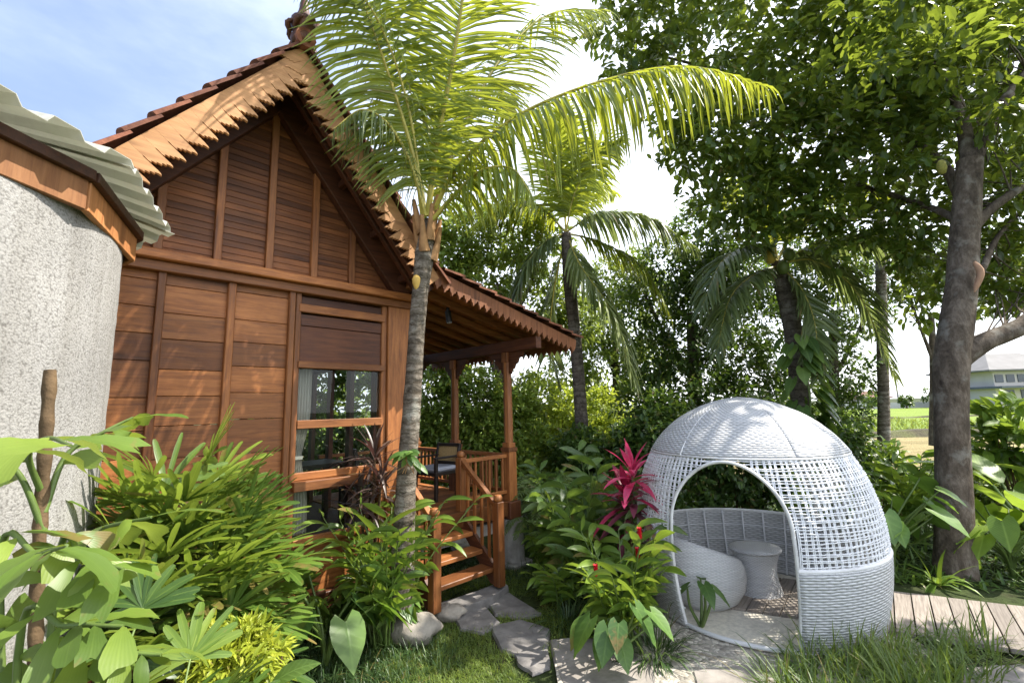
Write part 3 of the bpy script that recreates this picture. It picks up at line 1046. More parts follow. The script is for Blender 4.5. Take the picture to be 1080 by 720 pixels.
# deck
m = MB()
y = -.06
while y < 2.4:
    m.box((-.79, y + .055, DK - .015), (1.72, .108, .03)); y += .113
m.build('deck_boards', M_wx, house, bevel=.003)
m = MB(); m.box((-.79, -.03, .65), (1.60, .06, .15)); m.build('deck_beam', M_wx, house, bevel=.006)
m = MB(); m.box((.0, 1.1, .65), (.1, 2.05, .15)); m.build('deck_beam', M_dy, house, bevel=.006)
# railings
def baluster_rail(p, q, n, name='railing'):
    p, q = np.array(p, float), np.array(q, float)
    m = MB(); m.bar(p + [0, 0, 1.30], q + [0, 0, 1.30], .06, .045)
    ro = m.build(name, M_wx if abs(q[0] - p[0]) > abs(q[1] - p[1]) else M_wy, house, bevel=.004)
    m = MB(); m.bar(p + [0, 0, .86], q + [0, 0, .86], .045, .04); m.build('bottom_rail', M_wx if abs(q[0] - p[0]) > abs(q[1] - p[1]) else M_wy, ro, bevel=.004)
    for k in range(n):
        c = p + (q - p) * (k + .5) / n
        b = MB(); b.box((c[0], c[1], 1.08), (.026, .026, .42)); b.build('baluster', M_wz, ro)
baluster_rail((-.74, 0, 0), (-.07, 0, 0), 6)
baluster_rail((0, .08, 0), (0, 1.04, 0), 9)
baluster_rail((0, 1.20, 0), (0, 2.10, 0), 9)
baluster_rail((-1.55, 2.18, 0), (-.08, 2.18, 0), 14)
# stair
stair = MB()
for sx in (-.79, -1.60):
    o_ = [(-.02, .74), (-.02, .55), (-.50, .10), (-.60, .08), (-.60, .24)]
    stair.prism([(sx - .02, a, b) for a, b in o_], (.04, 0, 0))
st = stair.build('stair_stringers', M_dy, house, bevel=.004)
for zt, v in ((.262, -.46), (.412, -.29), (.565, -.13)):
    m = MB(); m.box((-1.195, v, zt - .022), (.77, .20, .044)); m.build('tread', M_wx, st, bevel=.006)
m = MB(); m.box((-1.195, -.045, .64), (.76, .03, .12)); m.build('riser', M_wx, st, bevel=.004)
def newel(sx, v, z0, z1):
    m = MB(); m.box((sx, v, (z0 + z1) / 2), (.092, .092, z1 - z0)); m.lathe([(.03, z1), (.046, z1 + .012), (.05, z1 + .04), (.036, z1 + .068), (.0, z1 + .075)], 12, (sx, v, 0), cap=False)
    m.build('newel_post', M_wz, st, bevel=.006)
for sx in (-.79, -1.60):
    newel(sx, -.62, .09, .925)
    newel(sx, .0, DK, 1.345)
    m = MB(); m.bar((sx, -.03, 1.30), (sx, -.60, .875), .06, .05); m.build('handrail', M_wy, st, bevel=.004)
    for k in range(4):
        v = -.12 - k * .118
        zt = 1.30 + (v + .03) * .745
        zb = .70 + (v + .02) * .95
        m = MB(); m.box((sx, v, (zt + zb) / 2), (.026, .026, zt - zb)); m.build('baluster', M_wz, st)
# spotlights under the eave
for w_, v_, z_ in ((-.95, .02, zs(-.95) - .02), (.42, .12, zs(.42) - .02)):
    m = MB(); m.tube([(w_, v_, z_), (w_, v_, z_ - .07)], .02, 10); m.tube([(w_, v_, z_ - .06), (w_ + .01, v_ - .015, z_ - .20)], .036, 14)
    so_ = m.build('spotlight', M_black, house)
    m = MB(); m.tube([(w_ + .01, v_ - .015, z_ - .2005), (w_ + .0105, v_ - .0155, z_ - .206)], .03, 14); m.build('lens', M_lampg, so_)
# room: floor, ceiling, side and back walls with openings
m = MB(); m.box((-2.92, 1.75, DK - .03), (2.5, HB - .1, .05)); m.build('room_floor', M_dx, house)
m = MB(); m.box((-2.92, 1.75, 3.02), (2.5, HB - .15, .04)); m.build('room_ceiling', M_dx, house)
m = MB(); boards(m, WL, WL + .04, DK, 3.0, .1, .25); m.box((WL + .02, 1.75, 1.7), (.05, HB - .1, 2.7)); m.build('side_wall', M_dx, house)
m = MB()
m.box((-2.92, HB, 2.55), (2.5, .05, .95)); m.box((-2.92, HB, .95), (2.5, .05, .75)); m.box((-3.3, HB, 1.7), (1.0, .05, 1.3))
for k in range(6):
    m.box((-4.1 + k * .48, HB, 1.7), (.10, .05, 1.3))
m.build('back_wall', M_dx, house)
m = MB()
m.box((-1.70, 1.75, 2.72), (.05, HB - .1, .6))
for v in (.35, .95, 1.5, 2.05, 2.6, 3.2):
    m.box((-1.70, v, 1.6), (.05, .10, 1.75))
m.box((-1.70, .18, 1.6), (.05, .25, 2.5))
m.build('glazed_wall_frame', M_dz, house)

# curtain, desk, lamp shade, chair : things inside and on the verandah
def curtain(wx, v, wd, label, tie):
    r = thing('curtain', label, 'curtain', HL(wx, v), HA)
    xs = np.linspace(0, 1, 40)
    zz = np.linspace(.83, 2.34, 16)
    V = []
    for z in zz:
        pin = 1 - (.45 * math.exp(-((z - 1.5) / .22) ** 2) if tie else 0)
        x = (xs - .0) * wd * pin
        y = .018 * np.sin(xs * 36) * (.6 + .4 * pin)
        V.append(np.stack([x, y, np.full(40, z)], 1))
    m = MB()
    m.block(np.concatenate(V), [[i * 40 + j, i * 40 + j + 1, (i + 1) * 40 + j + 1, (i + 1) * 40 + j] for i in range(15) for j in range(39)])
    m.build('drape', M_cloth, r, smooth=True)
    m = MB(); m.tube([(-.03, 0, 2.355), (wd + .03, 0, 2.355)], .008, 8); m.build('curtain_rod', M_dark, r)
    if tie:
        m = MB(); m.box((wd * .28, 0, 1.5), (wd * .6, .07, .03)); m.build('tie_back', M_cloth, r)
curtain(-2.635, .13, .15, 'pale tied-back curtain hanging inside the front window at its left edge', True)
curtain(-2.10, 3.2, .22, 'white curtain hanging at the back of the room, seen through the glass', False)
r = thing('desk', 'dark wooden desk inside the room behind the front window', 'desk', HL(-2.4, .75), HA)
m = MB(); m.box((0, 0, 1.36), (.95, .5, .04)); m.build('desk_top', M_dark, r)
for a in (-.44, .44):
    for b in (-.21, .21):
        m = MB(); m.box((a, b, 1.045), (.05, .05, .59)); m.build('leg', M_dark, r)
m = MB(); m.box((-2.52, .62, 1.388), (.17, .12, .012)); o_ = m.build('paper', M_white); o_.matrix_world = Matrix.Translation(HP.tolist()) @ Matrix.Rotation(HA, 4, 'Z')
tag(o_, 'small white sheet of paper lying on the dark desk behind the window', 'paper')

def chair(w_, v_, rz, label):
    r = thing('armchair', label, 'chair', HL(w_, v_, DK), HA + rz, 'dark wooden chairs on the verandah')
    r.scale = (.92, .92, .84)
    m = MB(); m.box((0, 0, .40), (.48, .46, .05)); m.build('seat', M_dark, r, bevel=.006)
    m = MB(); m.box((0, 0, .46), (.46, .44, .07)); m.build('cushion', M_cush, r, bevel=.025)
    for a, b, hz in ((-.21, -.2, .62), (-.21, .2, .62), (.21, -.2, .40), (.21, .2, .40)):
        m = MB(); m.box((a, b, hz / 2), (.045, .045, hz)); m.build('leg', M_dark, r, bevel=.005)
    for b in (-.2, .2):
        m = MB(); m.box((-.0, b, .635), (.48, .06, .03)); m.build('armrest', M_dark, r, bevel=.008)
    m = MB(); m.bar((.20, -.21, .38), (.27, -.21, .80), .04, .05); m.bar((.20, .21, .38), (.27, .21, .80), .04, .05)
    m.bar((.268, -.23, .80), (.268, .23, .80), .05, .05); m.bar((.225, -.2, .52), (.225, .2, .52), .04, .05)
    br = m.build('backrest', M_dark, r, bevel=.005)
    m = MB(); m.box((.247, 0, .655), (.016, .38, .25), np.array(Matrix.Rotation(.165, 3, 'Y'))); m.build('cane_panel', M_cane, br)
chair(-.52, .86, R_(10), 'dark armchair with cane back and grey cushion beside the verandah newel post')
chair(-1.22, 1.35, R_(170), 'dark armchair standing farther back on the verandah, half hidden by the palm trunk')

# ================================================================ ROUND HUT
hr = ray(121, 350)
ht = np.array([hr[0], hr[1]]) / hr[1] * 2.5
hd = ht / np.linalg.norm(ht)
hc = ht + 1.3 * np.array([-hd[1], hd[0]])
hut = thing('round_hut', 'grey rough stucco round hut with pale green corrugated roof at the left edge', 'hut', (hc[0], hc[1], 0))
m = MB()
na, nz = 120, 60
a = np.linspace(0, 2 * math.pi, na, endpoint=False)
z = np.linspace(-.05, 3.0, nz)
rr = 1.3 + .0012 * rng.standard_normal((nz, na)) + .004 * np.sin(a * 5)[None] * np.sin(z * 2)[:, None]
V = np.stack([rr * np.cos(a), rr * np.sin(a), np.broadcast_to(z[:, None], (nz, na))], -1)
m.block(V, [[i * na + j, i * na + (j + 1) % na, (i + 1) * na + (j + 1) % na, (i + 1) * na + j] for i in range(nz - 1) for j in range(na)])
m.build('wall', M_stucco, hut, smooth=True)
q = atY(103, 212, 1.9)
a0 = math.atan2(q[1] - hc[1], q[0] - hc[0])
NS = 11
for k in range(NS):
    a1, a2 = a0 + k * 2 * math.pi / NS, a0 + (k + 1) * 2 * math.pi / NS
    p = np.array([math.cos(a1), math.sin(a1), 0]) * 1.345
    q = np.array([math.cos(a2), math.sin(a2), 0]) * 1.345
    p, q = p + (q - p) * .004, q - (q - p) * .004
    m = MB(); m.bar(p + [0, 0, 2.875], q + [0, 0, 2.875], .03, .14); m.build('fascia_board', M_hutf, hut, bevel=.004)
    m = MB(); m.bar(p * 1.018 + [0, 0, 2.965], q * 1.018 + [0, 0, 2.965], .04, .05); m.build('fascia_rail', M_dx, hut, bevel=.004)
# corrugated sheets
def corr_sheet(k, n=4):
    a1, a2 = a0 + (k - .02) * 2 * math.pi / NS, a0 + (k + 1.02) * 2 * math.pi / NS
    mid = (a1 + a2) / 2
    d = np.array([math.cos(mid), math.sin(mid), 0])
    s = np.array([-math.sin(mid), math.cos(mid), 0])
    hw = 1.45 * math.tan((a2 - a1) / 2)
    nc = 4
    xs, hs = [], []
    for c_ in range(nc):
        for f_, h_ in ((0, 0), (.36, 0), (.46, .036), (.90, .036)):
            xs.append(-1 + 2 * (c_ + f_) / nc); hs.append(h_)
    xs.append(1); hs.append(0)
    xs, hs = np.array(xs), np.array(hs)
    V = []
    for ri, rad in enumerate((1.45 + .015 * (k % 2), 1.1, .8, .05)):
        wdt = hw * rad / 1.45
        zc = 3.02 + (1.45 - rad) * .27
        V.append(d * rad + s * (xs * wdt)[:, None] + np.array([0, 0, 1.0]) * (zc + hs)[:, None])
    nn = len(xs)
    mb.block(np.concatenate(V), [[i * nn + j, i * nn + j + 1, (i + 1) * nn + j + 1, (i + 1) * nn + j] for i in range(3) for j in range(nn - 1)], None, rng.random())
mb = MB()
for k in range(NS):
    corr_sheet(k)
o_ = mb.build('corrugated_roof', M_corr, hut)
sm = o_.modifiers.new('thickness', 'SOLIDIFY'); sm.thickness = .003

# ================================================================ WICKER PAVILION
PC = np.array([2.28, 4.67])
pav = thing('wicker_pavilion', 'white woven wicker garden pavilion shaped like a dome with an arched opening', 'pavilion', (PC[0], PC[1], 0))
_zp = np.array([0, .3, .6, .9, 1.2, 1.43, 1.6, 1.75, 1.86, 1.92, 1.945])
_rp = np.array([.95, 1.02, 1.055, 1.045, .975, .87, .745, .57, .36, .17, .0])
_cp = curve(np.stack([_rp, _zp, np.zeros(11)], 1), 120)
_sp = np.concatenate([[0], np.cumsum(np.linalg.norm(np.diff(_cp[:, :2], axis=0), axis=1))])
def prof_z(z):
    i = np.searchsorted(_cp[:, 1], z)
    i = np.clip(i, 1, 119)
    t = (z - _cp[i - 1, 1]) / np.maximum(1e-6, _cp[i, 1] - _cp[i - 1, 1])
    return _cp[i - 1, 0] + (_cp[i, 0] - _cp[i - 1, 0]) * t, _sp[i - 1] + (_sp[i] - _sp[i - 1]) * t
def pp(th, z, dr=0.0):                        # th in degrees from -Y towards -X
    r, s = prof_z(z)
    r = r + dr
    return np.array([-math.sin(R_(th)) * r, -math.cos(R_(th)) * r, z])
FA, FH = 36.0, 26.0
BA, BH = 198.0, 46.0
BAND, CAP = .63, 1.43
def half_front(z):
    if z < .92: return FH
    if z > 1.405: return 0
    return FH * math.sqrt(1 - ((z - .92) / .485) ** 2)
def half_back(z):
    if z < BAND or z > 1.39: return 0
    if z < .85: return BH
    return BH * math.sqrt(1 - ((z - .85) / .54) ** 2)
def woven(name, z0, z1, th0, th1, nth, nz, mat, thick, cell=(.044, .021), close=False):
    m = MB()
    ths = np.linspace(th0, th1, nth)
    zs_ = np.linspace(z0, z1, nz) if z1 < 1.9 else z0 + (z1 - z0) * np.sin(np.linspace(0, math.pi / 2, nz))
    V, UV = [], []
    for z in zs_:
        r, s = prof_z(z)
        for th in ths:
            V.append((-math.sin(R_(th)) * r, -math.cos(R_(th)) * r, z))
            rr_ = max(.25, round(r * 6) / 6)
            UV.append((R_(th) * 1.0 / cell[0] * .5, s / cell[1] * .25))
    m.block(V, [[i * nth + j, i * nth + j + 1, (i + 1) * nth + j + 1, (i + 1) * nth + j] for i in range(nz - 1) for j in range(nth - 1)], UV)
    o = m.build(name, mat, pav, smooth=True)
    sd = o.modifiers.new('thickness', 'SOLIDIFY'); sd.thickness = thick; sd.offset = 0
    return o
woven('lower_band', .0, BAND, FA + FH, FA - FH + 360, 140, 16, M_wick, .03)
woven('dome_cap', CAP, 1.944, 0, 360, 160, 30, M_wick, .02)
# open lattice strands
def ok(th, z):
    a = abs((th - FA + 180) % 360 - 180)
    b = abs((th - BA + 180) % 360 - 180)
    return a > half_front(z) and b > half_back(z)
m = MB()
def strand(pts, r):
    if len(pts) > 2:
        m.tube(pts, r, 5, rng.random())
zr = np.arange(BAND + .02, CAP, .047)
for z in zr:
    for dz in (-.007, .009):
        zz = z + dz
        run = []
        wob = rng.uniform(-1, 1, 3)
        for th in np.linspace(0, 360, 181):
            if ok(th, zz):
                run.append(pp(th, zz + .004 * math.sin(R_(th * 5) + wob[0] * 3) + .003 * math.sin(R_(th) * 13 + wob[1] * 3), .006 * math.sin(R_(th) * 65 + z * 70)))
            else:
                strand(run, .0047); run = []
        strand(run, .0047)
nm = 128
for k in range(nm):
    th = k * 360 / nm + rng.uniform(-.35, .35)
    for dt in (-.32, .36):
        run = []
        for z in np.linspace(BAND, CAP, 22):
            t_ = th + dt + .25 * math.sin(z * 9 + k)
            if ok(t_, z):
                run.append(pp(t_, z, -.004))
            else:
                strand(run, .0050); run = []
        strand(run, .0050)
m.build('open_lattice', M_strand, pav)
# rims
def rim(name, pts, r):
    m = MB(); m.tube(pts, r, 8); return m.build(name, M_wickc, pav, smooth=True)
pts = [pp(FA + FH, z) for z in np.linspace(0, .92, 16)]
pts += [pp(FA + FH * math.cos(t), .92 + .485 * math.sin(t)) for t in np.linspace(.06, math.pi - .06, 40)]
pts += [pp(FA - FH, z) for z in np.linspace(.92, 0, 16)]
rim('front_arch_rim', pts, .015)
pts = [pp(BA + BH, z) for z in np.linspace(BAND, .85, 6)]
pts += [pp(BA + BH * math.cos(t), .85 + .54 * math.sin(t)) for t in np.linspace(.06, math.pi - .06, 40)]
pts += [pp(BA - BH, z) for z in np.linspace(.85, BAND, 6)]
rim('back_arch_rim', pts, .02)
rim('band_rim', [pp(t, BAND + .004) for t in np.linspace(FA + FH, FA - FH + 360, 120)], .018)
rim('base_ring', [pp(t, .03) for t in np.linspace(0, 360, 120)], .018)
rim('cap_rim', [pp(t, CAP + .002, .004) for t in np.linspace(0, 360, 120)], .009)
for th in (62, 182, 302):
    rim('cap_rib', [pp(th, z, .006) for z in CAP + .505 * np.sin(np.linspace(0, 1.5, 20))], .009)
m = MB()
for th in np.arange(70, 352, 12):
    m.tube([pp(th, z, -.03) for z in np.linspace(.02, BAND, 8)], .009, 6)
for z in (.16, .32, .48):
    m.tube([pp(t, z, -.03) for t in np.linspace(FA + FH, FA - FH + 360, 90)], .006, 6)
m.build('inner_ribs', M_strand, pav)

# side table and tub chair in the pavilion
r = thing('wicker_side_table', 'small white wicker stool table with waisted sides inside the pavilion', 'table', (2.40, 4.86, .01))
def rev_uv(mb, prof, n, sx, sy, cell=(.03, .012), thfun=None):
    p = np.array(prof, float)
    s = np.concatenate([[0], np.cumsum(np.linalg.norm(np.diff(p, axis=0), axis=1))])
    a = np.linspace(0, 2 * math.pi, n + 1)
    V, UV = [], []
    for i in range(len(p)):
        for t in a:
            zz = p[i, 1] * (thfun(t) if thfun else 1)
            V.append((p[i, 0] * math.cos(t) * sx, p[i, 0] * math.sin(t) * sy, zz))
            UV.append((t * .3 / cell[0] * .5, s[i] / cell[1] * .25))
    k = n + 1
    mb.block(V, [[i * k + j, i * k + j + 1, (i + 1) * k + j + 1, (i + 1) * k + j] for i in range(len(p) - 1) for j in range(n)], UV)
m = MB(); rev_uv(m, [(.225, 0), (.213, .05), (.190, .14), (.182, .22), (.190, .31), (.21, .38), (.228, .412)], 48, 1.0, .9); m.build('base', M_wickc, r, smooth=True)
m = MB(); rev_uv(m, [(.22, .412), (.240, .418), (.244, .432), (.236, .446), (.15, .450), (.0, .450)], 48, 1.0, .9); m.build('table_top', M_wickc, r, smooth=True)
r = thing('tub_chair', 'low white wicker tub chair with rounded shell inside the pavilion', 'chair', (1.80, 4.74, .01), R_(25))
m = MB()
tf = lambda t: .72 + .50 * (.5 - .5 * math.cos(t)) ** 1.15
pr = [(.26, 0), (.33, .05), (.385, .16), (.41, .29), (.40, .42), (.375, .50), (.35, .525), (.325, .51), (.325, .42), (.31, .34)]
rev_uv(m, pr, 56, .98, .95, thfun=tf); m.build('shell', M_wickc, r, smooth=True)
m = MB(); rev_uv(m, [(.325, .25), (.322, .295), (.30, .315), (.0, .325)], 40, .98, .95); m.build('seat_cushion', M_white, r, smooth=True)

# ================================================================ PAVING
def pebble_mat():
    t = NT('pebble_wash_floor')
    c = t.coord('Object')
    v = t.n('TexVoronoi'); v.inputs['Scale'].default_value = 26
    t.l(c, v.inputs['Vector'])
    e = t.n('TexVoronoi', feature='DISTANCE_TO_EDGE'); e.inputs['Scale'].default_value = 26
    t.l(c, e.inputs['Vector'])
    sp = t.n('SeparateColor'); t.l(v.outputs['Color'], sp.inputs[0])
    col = t.ramp(sp.outputs[0], [(0, (.20, .18, .15)), (.45, (.40, .36, .30)), (1, (.60, .55, .46))])
    col = t.mix(t.ramp(e.outputs['Distance'], [(.03, (1, 1, 1)), (.12, (0, 0, 0))]), col, (.30, .28, .24))
    return t.done(t.principled(col, .85, .3, t.bump(e.outputs['Distance'], .6, .02)))
M_peb = pebble_mat()
M_cream = plain('cream_pebble_floor', (.70, .65, .54), .85, .25, .18, 30, .5, 90)
th = np.linspace(0, 2 * math.pi, 60, endpoint=False)
sheet('pavilion_floor', [(PC[0] + .93 * math.cos(t), PC[1] + .93 * math.sin(t)) for t in th], .012, M_cream)
pebb = [G(585, 700), G(655, 668), G(700, 640), G(715, 610), (1.95, 5.9), (3.2, 5.7), G(940, 660), G(990, 690), G(900, 730), G(780, 790), G(600, 790)]
sheet('pebble_path', [(p[0], p[1]) for p in pebb], .004, M_peb)

M_gdeck = None
def deck_mat():
    t = NT('weathered_grey_decking')
    d = np.array([.625, .78])
    c = t.n('TexCoord')
    mp = t.n('Mapping'); mp.inputs['Rotation'].default_value = (0, 0, -math.atan2(.78, .625)); mp.inputs['Scale'].default_value = (1, 1, 1)
    t.l(c.outputs['Object'], mp.inputs[0])
    mp2 = t.n('Mapping'); mp2.inputs['Scale'].default_value = (1.2, 22, 1); t.l(mp.outputs[0], mp2.inputs[0])
    f = t.noise(mp2.outputs[0], 3, 7, .65)
    rn = t.attr('rnd')
    col = t.mix(1., t.ramp(f, [(.3, (.17, .145, .125)), (.55, (.29, .255, .22)), (.75, (.37, .335, .30))]), t.ramp(rn, [(0, (.78, .77, .76)), (1, (1.15, 1.13, 1.1))]), 'MULTIPLY')
    return t.done(t.principled(col, .8, .25, t.bump(f, .4, .008)))
M_gdeck = deck_mat()
def boardwalk():
    e = np.array([.90, -.43]); e /= np.linalg.norm(e)
    b = np.array([.625, .78])
    o = np.array([3.42, 4.36])
    m = MB()
    for k in range(-12, 60):
        c = o + e * (k * .135)
        p, q = c - b * .50, c + b * .50
        if np.linalg.norm(c - PC) < 1.4 and False:
            continue
        L = 1.0
        h = .062
        s = np.array([-b[1], b[0]]) * -1
        hw = h
        pts = [p - e * hw, p + e * hw, q + e * hw, q - e * hw]
        m.prism([(a[0], a[1], .0) for a in pts], (0, 0, .034 + rng.uniform(0, .002)), rng.random())
    return tag(m.build('boardwalk', M_gdeck, bevel=.004), kind='structure')
boardwalk()

def stone(px_pts, z, th, mat, label, name='stepping_stone', cat='stepping stone', group='stepping stones from the stair to the pavilion'):
    P = [G(x, y, z) for x, y in px_pts]
    c = np.mean(P, 0)
    # roughen the outline
    out = []
    for i in range(len(P)):
        a, b = P[i], P[(i + 1) % len(P)]
        for f in (0, .33, .66):
            q = a + (b - a) * f
            out.append(q - c + np.append(rng.normal(0, .004, 2), 0))
    m = MB()
    bot = [(q[0] * 1.02, q[1] * 1.02, -z - .02) for q in out]
    mid = [(q[0], q[1], -.014) for q in out]
    top = [(q[0] * .965, q[1] * .965, rng.uniform(-.002, .002)) for q in out]
    n = len(out)
    m.block(bot + mid + top, [[i + k * n, (i + 1) % n + k * n, (i + 1) % n + (k + 1) * n, i + (k + 1) * n] for k in (0, 1) for i in range(n)])
    m.poly(top)
    o = m.build(name, mat)
    o.location = [float(c[0]), float(c[1]), z]
    return tag(o, label, cat, group)
stone([(466, 634), (505, 622), (530, 612), (536, 616), (520, 628), (490, 640), (470, 642)], .07, .07, M_stone, 'dark stone slab lying against the foot of the stair', 'stone_slab', 'stone slab', None)
stone([(478, 648), (512, 638), (528, 656), (510, 667), (486, 662)], .004, .03, M_stone, 'five-sided dark stepping stone nearest the stair slab, left of the row')
stone([(514, 634), (536, 624), (572, 646), (550, 651), (522, 647)], .004, .03, M_stone, 'broad grey stepping stone below the concrete pier at the stair')
stone([(518, 659), (548, 652), (580, 662), (578, 682), (548, 690), (528, 684)], .004, .03, M_stone, 'large grey stepping stone in the middle of the row with sun flecks')
stone([(544, 690), (578, 682), (580, 702), (562, 709), (546, 699)], .004, .03, M_stone, 'small split stepping stone at the near end of the row')
stone([(580, 674), (630, 668), (690, 700), (696, 740), (600, 740), (586, 700)], .008, .03, M_stonep, 'large pale flagstone below the red-flowered ginger', 'flagstone', 'flagstone', 'pale flagstones by the pebble path')
stone([(1010, 704), (1050, 700), (1090, 700), (1100, 740), (1020, 740)], .008, .03, M_stonep, 'pale flagstone at the right corner behind the tall grass', 'flagstone', 'flagstone', 'pale flagstones by the pebble path')
stone([(730, 706), (790, 700), (830, 712), (820, 740), (740, 740)], .02, .02, M_stonep, 'pale flagstone before the arched opening of the pavilion', 'flagstone', 'flagstone', 'pale flagstones by the pebble path')
def boulder(c, s, label, sq=.62):
    m = MB()
    n, k = 28, 14
    V = []
    for i in range(k + 1):
        for j in range(n):
            a, b = 2 * math.pi * j / n, math.pi * i / k
            d = np.array([math.cos(a) * math.sin(b), math.sin(a) * math.sin(b), math.cos(b)])
            f = 1 + .07 * math.sin(3 * a + 2 * d[2]) + .05 * math.sin(5 * a + 1 + 4 * d[2]) + .03 * math.cos(7 * d[2] + a)
            V.append(d * f * s * np.array([1.15, .9, sq]))
    m.block(V, [[i * n + j, (i + 1) * n + j, (i + 1) * n + (j + 1) % n, i * n + (j + 1) % n] for i in range(k) for j in range(n)])
    o = m.build('boulder', M_bould, smooth=True)
    o.location = [float(c[0]), float(c[1]), s * sq * .55]
    return tag(o, label, 'boulder', 'garden boulders by the stair')
boulder(G(436, 672), .20, 'rounded grey boulder in the grass below the ginger leaves')
boulder(G(473, 650), .14, 'smaller pale boulder between the ginger leaves and the stair slab', .5)

# ================================================================ VEGETATION
def P3(l):                                     # [(px, py, Y), ...] -> 3D points
    return [atY(*q) for q in l]
def plant(name, label, cat, loc, group=None, rz=0.0):
    return thing(name, label, cat, loc, rz, group)

# ---- coconut palms
def palm(name, label, trunk, rads, fronds, mat=None, bark=None, extra=None, group='coconut palms'):
    tr = curve(P3(trunk), 40)
    base = tr[0].copy(); base[2] = 0
    r = plant(name, label, 'palm', base, group)
    m = MB()
    rr = np.interp(np.linspace(0, 1, 40), np.linspace(0, 1, len(rads)), rads)
    tr2 = curve(P3(trunk), 110)
    r2 = np.interp(np.linspace(0, 1, 110), np.linspace(0, 1, len(rads)), rads) * (1 + .004 * np.sin(np.arange(110) * 1.4) + .008 * rng.standard_normal(110))
    m.tube(tr2 - base, r2, 18, bump=.05)
    m.build('trunk', bark or M_palmbark, r, smooth=True)
    for f in fronds:
        m = MB()
        kw = dict(f[1])
        mt = kw.pop('mat', mat or M_palm)
        frond(m, np.array(P3(f[0])) - base, **kw)
        m.build('frond', [mt, M_rach], r, smooth=False)
    return r, base
Yp = 4.12
main, mbase = palm('coconut_palm', 'tall young coconut palm with pale ringed trunk standing before the house corner', [(423, 640, Yp), (426, 560, Yp), (429, 500, Yp), (435, 420, Yp), (441, 330, Yp), (447, 275, Yp), (452, 232, Yp)],
     [.11, .095, .087, .082, .074, .074, .09, .055],
     [([(455, 228, 4.07), (486, 172, 3.97), (550, 120, 3.87), (640, 84, 3.82), (725, 70, 3.77), (812, 92, 3.72)], dict(llen=0.88, n=92, droop=3.0, lw=.038, vee=-.15, fwd=.25, rb=-.2, rr=.024)),
      ([(451, 228, 4.04), (460, 160, 3.97), (477, 70, 3.82), (492, -30, 3.62), (503, -120, 3.40)], dict(llen=0.85, n=92, droop=.75, lw=.036, vee=.1, up=(0, -1, .25), fwd=.35, rb=.1, rr=.032)),
      ([(446, 228, 4.04), (436, 165, 3.92), (412, 85, 3.77), (384, 5, 3.57), (352, -80, 3.32)], dict(llen=0.81, n=92, droop=1.3, lw=.034, vee=.1, up=(.2, -1, .3), fwd=.3, rb=-.05, rr=.026)),
      ([(448, 228, 4.04), (430, 110, 3.82), (395, 15, 3.55), (345, -35, 3.3), (285, -55, 3.05)], dict(llen=.55, n=52, droop=2.4, lw=.024, vee=0, rb=-.1, rr=.016, mat=M_palm2)),
      ([(457, 228, 4.12), (486, 140, 4.32), (530, 60, 4.52), (580, 15, 4.72), (640, 10, 4.92)], dict(llen=0.85, n=92, droop=1.3, lw=.036, vee=.1, up=(-.3, -.8, .6), rb=.15, rr=.024)),
      ([(456, 226, 4.22), (474, 150, 4.82), (500, 95, 5.62), (525, 90, 6.42), (540, 130, 7.02)], dict(llen=0.85, n=80, droop=1.4, lw=.036, vee=.1, rb=.1)),
      ([(449, 226, 4.22), (440, 170, 4.62), (425, 120, 5.22), (412, 110, 5.82)], dict(llen=0.72, n=40, droop=1.4, lw=.034, vee=.1)),
      ([(453, 226, 4.08), (456, 180, 4.08), (463, 110, 4.08), (470, 60, 4.06)], dict(llen=0.45, n=40, droop=.4, lw=.03, vee=.3, rb=.3, up=(.4, -1, 0))),
      ([(456, 232, 4.02), (480, 205, 3.92), (508, 180, 3.77), (540, 178, 3.62), (560, 205, 3.47)], dict(llen=0.56, n=44, droop=3.0, lw=.03, vee=-.1, rb=.0)),
      ([(449, 228, 4.02), (433, 172, 3.92), (410, 132, 3.78), (382, 116, 3.62), (352, 136, 3.48)], dict(llen=.62, n=44, droop=3.4, lw=.020, vee=-.1, rb=-.1, mat=M_palm2, fwd=.15))])
# old leaf bases and sheath on the crown shaft
m = MB()
for k in range(9):
    a = k * 2.3
    c = atY(449 + .4 * k % 3, 262 - k * 4, Yp) - mbase
    d = np.array([math.cos(a), math.sin(a), 0])
    m.tube(curve([c + d * .06 - [0, 0, .12], c + d * .10, c + d * .14 + [0, 0, .20]], 8), np.linspace(.055, .018, 8), 7)
m.build('leaf_base', M_dry, main, smooth=True)
m = MB()
c = atY(441, 300, Yp) - mbase
m.tube(curve([c + [.0, -.055, -.08], c + [.0, -.056, .02], c + [.0, -.045, .08]], 6), [.01, .03, .044, .046, .036, .016], 8)
m.build('cut_stub', plain('cut_palm_flesh', (.62, .40, .10), .7, .3, .2), main, smooth=True)

